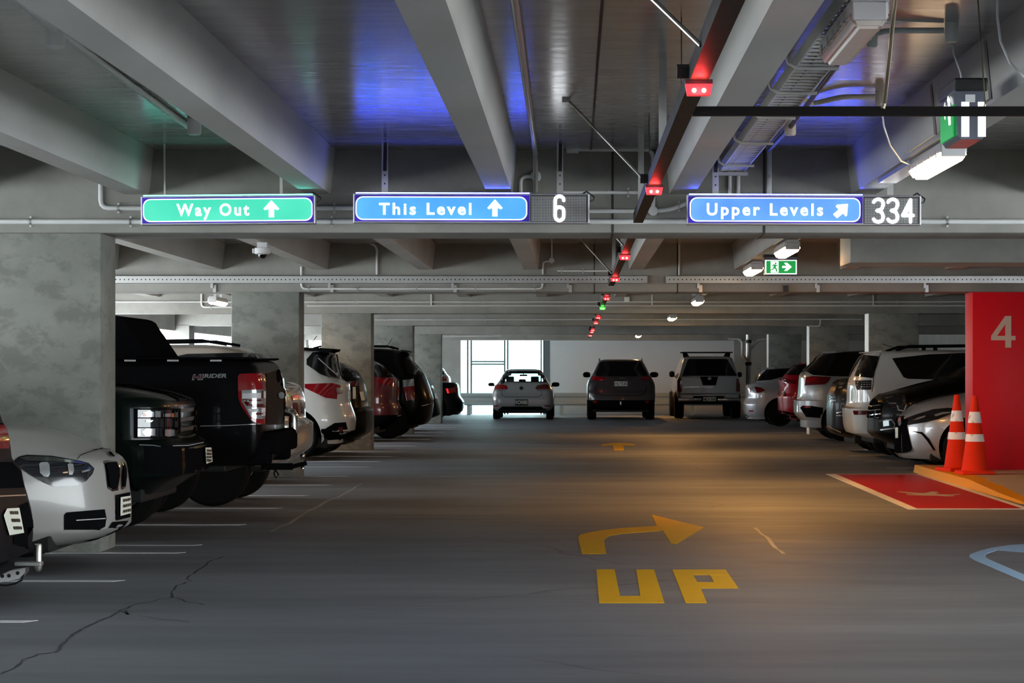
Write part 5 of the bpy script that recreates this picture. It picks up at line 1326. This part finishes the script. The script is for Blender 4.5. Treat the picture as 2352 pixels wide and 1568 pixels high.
fr = c.trace('fog_lamp_ring', [(2018, 966), (2050, 962), (2058, 975), (2056, 984), (2022, 988), (2024, 985), (2053, 982), (2055, 975), (2048, 965), (2020, 969)], M['chrome'], True, .010)
c.trace('fog_lamp', [(2029, 967), (2042, 965), (2043, 977), (2030, 979)], glow('lit_fog_lamp', (.75, .95, 1), .55), True, .010)
c.line('bonnet_line', [(2064, 896), (2110, 883), (2155, 872)], 1.5, M['trim'], True)
c.trace('windscreen', [(2175, 869), (2225, 838), (2260, 836), (2240, 872)], M['glass'], True)

c = Car('minivan_car', 'white people mover with dark side window and red reflector on the right', 'car', 'R', 4.268, 37.7, 4.9,
        [(.3, .35), (.395, .055), (.5, .02), (.60, .01), (.77, 0), (.80, .05), (.88, .07), (1.10, .075), (1.28, .12), (1.5, .23), (1.62, .32), (1.66, .45), (1.68, 1.1)], [(.3, .2), (.5, 0), (.8, .1), (1.0, .8), (1.5, 1.7), (1.68, 2.3)], [(.3, .86), (.45, .92), (.8, .93), (1.1, .92), (1.25, .89), (1.55, .80), (1.64, .74), (1.68, .6)], WHITE, (.28, .68), bow=.05, R=.36)
c.trace('rear_glass', [(1984, 816), (2019, 819), (2005, 869), (1964, 864)], M['glass'], True, .016, step=4)
c.trace('side_window', [(2049, 823), (2135, 814), (2213, 811), (2330, 812), (2340, 872), (2213, 873), (2085, 870), (2075, 866)], M['glass'], True, .008)
c.trace('tail_lamp', [(1965, 874), (2002, 873), (2001, 895), (1968, 895)], M['head_lamp'], True, .008)
c.trace('lamp_glint', [[(1978 + 6 * k, 877 + 5 * j), (1982 + 6 * k, 877 + 5 * j), (1982 + 6 * k, 879 + 5 * j), (1978 + 6 * k, 879 + 5 * j)] for j in range(3) for k in range(4)], M['clear_lamp'], True, .013)
c.trace('reflector', [(1960, 942.5), (1993.6, 942.5), (1992.5, 952), (1962.6, 952.4)], M['red_dark'], True, .010)
c.line('hatch_seam', [(2023, 812), (2008, 855), (2004, 893), (2003, 900)], 1.2, M['trim'], True)
for sg in (-1, 1):
    mb = MB(); mb.tube([(.72, sg * .60, 1.67), (.92, sg * .61, 1.74), (2.6, sg * .61, 1.76), (2.8, sg * .60, 1.68)], .02, 8); mb.box(1.3, 1.36, sg * .61 - .015, sg * .61 + .015, 1.66, 1.75)
    mb.build('roof_rail', M['trim'], c.root, 40)
c.tube('aerial', [(2052, 798, 37.7), (2026, 789, 37.7)], .006, M['black'])
mb = MB(); mb.prism([(.50, 1.675), (.30, 1.655), (.29, 1.635), (.50, 1.64)], -.62, .62, 'y'); mb.build('roof_spoiler', WHITE, c.root)

c = Car('suv_car', 'black car nose with chrome bits between the white people mover and silver wagon', 'car', 'R', 4.27, 40.2, 4.4,
        [(.22, .4), (.27, .2), (.34, .03), (.40, .005), (.685, 0), (.94, .025), (1.1, .08), (1.21, .2), (1.27, .5), (1.33, .95), (1.5, 1.5), (1.6, 2.1)], SUVF, [(.22, .82), (.4, .9), (.9, .92), (1.2, .86), (1.3, .8), (1.55, .64), (1.6, .45)], BLACK, (.6, .4), R=.36)
hp = c.trace('headlamp', [(1922, 875), (1936, 872), (1946, 878), (1944, 890), (1926, 892)], M['head_lamp'], True, .01)
c.trace('lamp_strip', [[(1926, 873), (1944, 877), (1944, 879), (1926, 875)], [(1926, 880), (1932, 878), (1942, 883), (1930, 886)], [(1927, 889), (1936, 888), (1936, 891), (1928, 893)]], M['chrome'], True, .016, parent=hp)
c.trace('grille_slat', [[(1907, y), (1921, y - 2), (1921, y), (1907, y + 2.5)] for y in (908, 914, 920)], M['chrome'], True, .012)
c.trace('fog_lamp_ring', [[(1922, 947), (1938, 943), (1938, 945), (1924, 949)], [(1922, 953), (1940, 953), (1940, 955), (1922, 955)]], M['chrome'], True, .012)
c.line('front_lip', [(1903, 978), (1912, 983), (1932, 992)], 2.2, M['chrome'], True, .01)

c = Car('suv_car', 'silver wagon with dark glass beside the third right column', 'car', 'R', 4.389, 47.5, 4.6,
        [(.40, .12), (.5, .02), (.55, 0), (.785, 0), (.80, .05), (1.07, .086), (1.268, .10), (1.354, .17), (1.55, .38), (1.717, .57), (1.75, .9), (1.77, 1.4)], SUVF, scale_w(1.035, SUVW), SILVER, (.4, .55), bow=.06, R=.37)
c.trace('dark_glass', [(1848, 851), (1868, 834), (1893, 815), (1940, 810), (1990, 808), (2040, 812), (2040, 866), (1912, 864.5), (1868, 862)], M['glass'], True, .018, step=4)
tl = c.trace('tail_lamp', [(1852.5, 866), (1867, 863.5), (1909, 866), (1903, 876), (1894, 882.7), (1849, 885)], M['red_dark'], True, .012)
c.trace('red_section', [(1854, 867), (1868, 865), (1880, 868), (1874, 875), (1852, 879)], M['red_lamp'], True, .016, parent=tl)
c.trace('lower_bumper', [(1838, 936), (1844, 931), (1864, 931.6), (1902, 938), (1920, 940), (1920, 962), (1852, 957)], M['trim'], True, .006)
c.trace('reflector', [(1846, 932), (1862, 932.5), (1863, 936), (1848, 936)], M['red_lamp'], True, .012)
mb = MB(); mb.prism([(.75, 1.755), (.50, 1.735), (.46, 1.715), (.75, 1.72)], -.58, .58, 'y'); mb.build('roof_spoiler', SILVER, c.root)

c = Car('suv_car', 'crimson wagon tail between the silver hatchback and silver wagon on the right', 'car', 'R', 4.95, 57.8, 4.4,
        [(.30, .2), (.36, .03), (.42, 0), (.76, 0), (.85, .04), (.99, .05), (1.1, .02), (1.17, .0), (1.22, .10), (1.29, .16), (1.53, .50), (1.57, .9)], SUVF, scale_w(.92, SUVW), CRED, (.35, .6), bow=.05, R=.36)
c.trace('rear_glass', [(1803, 861), (1822, 847), (1839, 835), (1862, 834), (1866, 860), (1840, 862)], M['glass'], True, .016, step=3)
c.trace('tail_lamp', [(1796, 869), (1826, 873), (1829, 882), (1799, 879)], M['red_dark'], True, .012)
c.trace('tail_glint', [[(1790, 870), (1796, 869), (1797, 874), (1791, 875)], [(1798, 899), (1803, 898), (1804, 908), (1799, 909)]], M['clear_lamp'], True, .016)
c.trace('lower_bumper', [(1789, 941), (1812, 946), (1835, 951), (1835, 965), (1792, 957)], M['trim'], True, .006)
mb = MB(); mb.prism([(.75, 1.56), (.44, 1.55), (.42, 1.53), (.75, 1.53)], -.55, .55, 'y'); mb.build('roof_spoiler', CRED, c.root)

c = Car('hatchback_car', 'silver hatchback beside the fifth right column and downpipe', 'car', 'R', 4.27, 60.4, 4.3,
        [(.22, .1), (.31, .02), (.53, 0), (.72, .06), (.95, .055), (1.03, .085), (1.10, .30), (1.40, .46), (1.45, .75)], HFAR, scale_w(.98), SILVER, (.45, .5), bow=.06, R=.33)
c.trace('dark_glass', [(1737, 876), (1748, 862), (1760, 850), (1826, 846), (1870, 850), (1865, 868), (1793, 867), (1770, 873)], M['glass'], True, .016, step=3)
tl = c.trace('tail_lamp', [(1723, 892), (1735, 888), (1750, 891), (1758, 897), (1743, 902), (1724, 901)], M['red_dark'], True, .012)
c.trace('clear_section', [(1725, 892), (1734, 889), (1738, 900), (1726, 901)], M['clear_lamp'], True, .016, parent=tl)
c.trace('reflector', [(1720, 942), (1731, 942), (1731, 945), (1721, 945)], M['red_lamp'], True, .010)
mb = MB(); mb.prism([(.75, 1.47), (.42, 1.455), (.40, 1.43), (.75, 1.43)], -.52, .52, 'y'); mb.build('roof_spoiler', SILVER, c.root)

# --- three vehicles at the far wall ------------------------------------
def plate_far(c, txt, x0, x1, y0, y1, dark=False):
    p = c.trace('number_plate', [(x0, y0), (x1, y0), (x1, y1), (x0, y1)], M['plate_black' if dark else 'plate'], False, .015)
    h = y1 - y0
    c.text(txt, x0 + 1.5, x1 - 1.5, y1 - h * (.26 if dark else .14), y0 + h * (.18 if dark else .14), M['plate' if dark else 'ink'], 'plate_lettering', p, 1.0, .02, 0, .022)
GX, GY = -1.455, 68.2
c = Car('hatchback_car', 'silver hatchback with see-through rear window in front of the far window', 'car', 'F', GY, GX, 4.2,
        [(.24, .25), (.32, .05), (.45, .0), (.55, 0), (.75, .05), (.9, .08), (1.0, .12), (1.083, .25), (1.307, .50), (1.42, .64), (1.45, 1.1)], HFAR,
        [(.24, .78), (.35, .86), (.6, .885), (.8, .865), (.93, .81), (1.0, .77), (1.06, .72), (1.33, .56), (1.41, .50), (1.45, .36)], SILVER, (.28, .72), bow=.07, R=.315, wd=.21)
body = c.parts[0]
bm = bmesh.new(); bm.from_mesh(body.data)
kill = [f for f in bm.faces if 1.083 < f.calc_center_median().z < 1.307 and (f.calc_center_median().x < 1.0 or f.calc_center_median().x > 2.0) and abs(f.calc_center_median().y) < .58 and abs(f.normal.x) > .35]
s_bvh = c.bvh
c.trace('window_surround', [[(1144, 878), (1154, 876), (1161, 858), (1154, 855)], [(1154, 855), (1161, 858), (1241, 858), (1247, 855), (1242, 852.5), (1160, 852.5)], [(1247, 855), (1241, 858), (1248, 876), (1257, 878)], [(1144, 878), (1257, 878), (1248, 876), (1154, 876)]], M['glass'], False, .008, step=6)
bmesh.ops.delete(bm, geom=kill, context='FACES'); bm.to_mesh(body.data); bm.free()
mb = MB(); mb.poly([(c.fe(1.083) + .03, -.56, 1.083), (c.fe(1.083) + .03, .56, 1.083), (c.fe(1.307) + .03, .50, 1.307), (c.fe(1.307) + .03, -.50, 1.307)]); mb.build('rear_window', M['clear'], c.root)
mb = MB(); mb.poly([(3.0, -.56, 1.083), (3.0, .56, 1.083), (2.45, .50, 1.307), (2.45, -.50, 1.307)]); mb.build('windscreen', M['clear'], c.root)
for px0, px1, py0, xd in ((1162, 1181, 864, 1.9), (1219, 1238, 864, 1.9), (1191.5, 1208, 870.5, .95)):
    yy = -((px0 + px1) / 2 * 1.0 - VX) * (GY + xd) / FPX + GX
    w = (px1 - px0) / 2 * (GY + xd) / FPX; zt = HC - (py0 - VY) * (GY + xd) / FPX
    mb = MB(); mb.box(xd - .05, xd + .05, yy - w, yy + w, 1.02, zt, .03); mb.build('headrest', M['seat'], c.root, 40)
mb = MB(); yy = -(1202.5 - VX) * (GY + 2.4) / FPX + GX; mb.box(2.36, 2.4, yy - .115, yy + .115, 1.235, 1.285, .012); mb.box(2.36, 2.4, yy - .012, yy + .012, 1.27, 1.32); mb.build('interior_mirror', M['seat'], c.root, 40)
tl = c.trace('tail_lamp', [[(1137, 898.5), (1136, 890), (1140, 883.5), (1154, 883), (1164, 885), (1167, 892), (1160, 898)]], M['red_lamp'], False, .012)
tr_ = c.trace('tail_lamp', [[(1229, 891), (1234, 885), (1248, 883), (1259, 883.5), (1262, 890), (1262, 897.6), (1236, 898)]], M['red_dark'], False, .012)
c.trace('clear_section', [(1137, 898.3), (1137, 894.5), (1164, 893.5), (1160, 898)], M['clear_lamp'], False, .017, parent=tl)
c.trace('clear_section', [(1234, 896.5), (1236, 894), (1262, 894), (1262, 897.5), (1237, 898)], M['clear_lamp'], False, .017, parent=tr_)
c.line('hatch_seam', [(1152, 897), (1153, 908), (1160, 911.5), (1236, 911.5), (1243, 908), (1244, 897)], .9, M['trim'], False, .006)
em = c.trace('rear_emblem', [(1197.5 + 4.6 * math.cos(k * .5236), 891.4 + 4.6 * math.sin(k * .5236)) for k in range(12)], M['chrome'], False, .016, step=3)
c.trace('emblem_field', [(1197.5 + 3.7 * math.cos(k * .5236), 891.4 + 3.7 * math.sin(k * .5236)) for k in range(12)], M['trim'], False, .019, step=3, parent=em)
c.line('emblem_letter', [(1195.9, 888.2), (1197.5, 891.2), (1199.1, 888.2)], .7, M['chrome'], False, .022, parent=em)
c.line('emblem_letter', [(1194.4, 889.8), (1196.2, 894.6), (1197.5, 891.8), (1198.8, 894.6), (1200.6, 889.8)], .7, M['chrome'], False, .022, parent=em)
plate_far(c, 'KCN582', 1183, 1213, 917, 931, True)
c.trace('valance', [(1143, 943.5), (1153, 933), (1243, 933), (1256, 943.5), (1253, 950), (1147, 950)], M['trim'], False, .010)
c.trace('reflector', [(1131, 931.5), (1145, 930), (1143, 933), (1133, 934)], M['red_lamp'], False, .012)
c.trace('reflector', [(1249.5, 930), (1264, 930.5), (1262, 933.5), (1252, 933)], M['red_lamp'], False, .012)
c.trace('side_window', [(1255, 856), (1259, 862), (1264, 874), (1262, 876), (1256, 862)], M['glass'], True, .006)
c.mirrors([(1121, 1136, 878.5, 887), (1267, 1285, 877.5, 888)], GY + 2.6, M['trim'])

c = Car('suv_car', 'dark grey wagon in the middle of the far wall', 'car', 'F', 67.7, 1.345, 4.85,
        [(.28, .3), (.38, .06), (.55, .0), (.75, .02), (.85, .07), (1.1, .13), (1.22, .18), (1.3, .28), (1.6, .47), (1.69, .60), (1.72, 1.1)], SUVF,
        [(.28, .86), (.4, .94), (.7, .965), (.95, .965), (1.1, .93), (1.22, .86), (1.3, .81), (1.6, .66), (1.68, .61), (1.72, .45)], GREY, (.25, .74), bow=.08, clad=.56, R=.37, wd=.25)
c.trace('rear_glass', [(1377.5, 833), (1385, 831), (1462, 831), (1470, 833), (1487, 859), (1484, 863.6), (1370.5, 863.6), (1368, 858)], M['glass'], False, .008)
c.trace('tail_lamp', [(1360, 864), (1391.5, 867), (1386, 872), (1370.6, 875), (1360, 872)], M['red_lamp'], False, .012)
c.trace('tail_lamp', [(1466.4, 868), (1494, 864.5), (1494, 872), (1473.4, 872)], M['red_lamp'], False, .012)
c.trace('lamp_chrome', [[(1369, 874), (1384, 871.5), (1386, 872.5), (1372, 876)], [(1468, 868.5), (1474, 870), (1474, 871.5), (1468, 870)]], M['chrome'], False, .016)
c.trace('rear_emblem', [(1421, 868.5), (1426, 866.8), (1436, 867.5), (1438, 869.5), (1430, 870.2), (1422, 870)], M['chrome'], False, .014)
plate_far(c, 'HLY530', 1411.5, 1441, 876, 886.5)
c.line('hatch_seam', [(1368, 888), (1372, 903), (1384, 908), (1470, 908), (1481, 903), (1486, 888)], 1.0, M['trim'], False, .006)
c.line('plate_recess', [(1442, 873), (1449, 881)], 1.2, M['chrome'], False, .008)
c.trace('reflector', [[(1362.4, 920.5), (1371, 920.5), (1371, 924.5), (1363, 924.5)]], M['red_lamp'], False, .012)
c.trace('reflector', [[(1481.8, 920.5), (1490.5, 920.5), (1490, 924.5), (1482, 924.5)]], M['red_lamp'], False, .012)
c.tube('tow_ball', [(1426, 922, 67.6), (1426, 930, 67.6)], .03, M['chrome'])
c.mirrors([(1339, 1356, 854, 866.5), (1492.5, 1512, 854, 866.5)], 70.6, M['trim'])
for sg in (-1, 1):
    mb = MB(); mb.tube([(.9, sg * .60, 1.68), (1.1, sg * .61, 1.735), (2.7, sg * .61, 1.735), (2.9, sg * .6, 1.68)], .02, 8); mb.build('roof_rail', M['chrome'], c.root, 40)

c = Car('pickup_truck', 'silver pickup with canopy and roof rack at the far wall', 'pickup truck', 'F', 69.6, 3.92, 5.2,
        [(.50, .1), (.58, .03), (.7, .03), (.74, .0), (1.2, .0), (1.25, .03), (1.5, .14), (1.74, .28), (1.80, .42), (1.82, .8)], [(.50, .1), (.7, 0), (1.05, .1), (1.15, 1.0), (1.6, 1.7), (1.82, 2.3)],
        [(.50, .84), (.65, .90), (.9, .915), (1.15, .90), (1.23, .87), (1.3, .84), (1.7, .73), (1.78, .69), (1.82, .55)], SILVER, (.10, .86), bow=.03, R=.385, wd=.27, track=.83)
c.trace('canopy_window', [(1580, 826), (1584, 824.5), (1666, 824.5), (1671, 826), (1692, 863), (1567, 863)], M['glass'], False, .008)
pn = c.trace('tailgate_panel', [(1607.6, 865), (1649.4, 865), (1644, 884.5), (1614.6, 884.5)], M['trim'], False, .010)
c.trace('rear_emblem', [(1629.5 + 4.5 * math.cos(k * .5236), 868.8 + 3.4 * math.sin(k * .5236)) for k in range(12)], M['chrome'], False, .016, step=3, parent=pn)
c.trace('tail_lamp', [(1556, 868), (1566.6, 868), (1566.6, 899), (1557, 899)], M['red_lamp'], False, .012)
c.trace('tail_lamp', [(1691, 869), (1701, 869), (1700, 899), (1691, 899)], M['red_dark'], False, .012)
c.line('tailgate_crease', [(1570, 889), (1600, 888), (1640, 888.5)], 1.2, M['chrome'], False, .006)
mb = MB(); s = 69.6 / FPX
for a, b in ((1557, 1611), (1648, 1701)): mb.box(-.10, .06, -((b - VX) * s - 3.92), -((a - VX) * s - 3.92), HC - (921.5 - VY) * s, HC - (913.5 - VY) * s, .02)
bp = mb.build('rear_bumper', M['chrome'], c.root, 40)
mb = MB(); mb.box(-.06, .10, -.88, .88, .42, .60, .03); mb.box(-.05, .02, -.45, .45, .45, .66); mb.build('bumper_step', M['trim'], bp)
mb = MB(); pb = lambda px: -((px - VX) * s - 3.92); mb.box(-.075, -.06, pb(1644.5), pb(1614.5), HC - (921 - VY) * s, HC - (911.5 - VY) * s); pl = mb.build('number_plate', M['plate'], c.root)
text_plate('HCK968', 1616, 1643, 919.8, 912.8, 1.0, .02, lambda a, b: Vector((-.078, pb(a), HC - (b - VY) * s))).build('plate_lettering', M['ink'], pl)
mb = MB(); zr = HC - (809 - VY) * 70.0 / FPX
rk = MB()
for xx in (.75, 1.75): rk.box(xx - .03, xx + .03, -.75, .75, zr - .015, zr + .02)
rk.build('roof_rack', M['trim'], c.root)
for xx in (.75, 1.75):
    for sg in (-1, 1): mb.prism([(sg * .68, zr - .01), (sg * .60, zr - .01), (sg * .52, 1.80), (sg * .66, 1.79)], xx - .03, xx + .03, 'x')
mb.build('rack_foot', M['trim'], c.root)
c.mirrors([(1537, 1550, 852, 866), (1694, 1704, 854, 866)], 72.4, M['trim'])
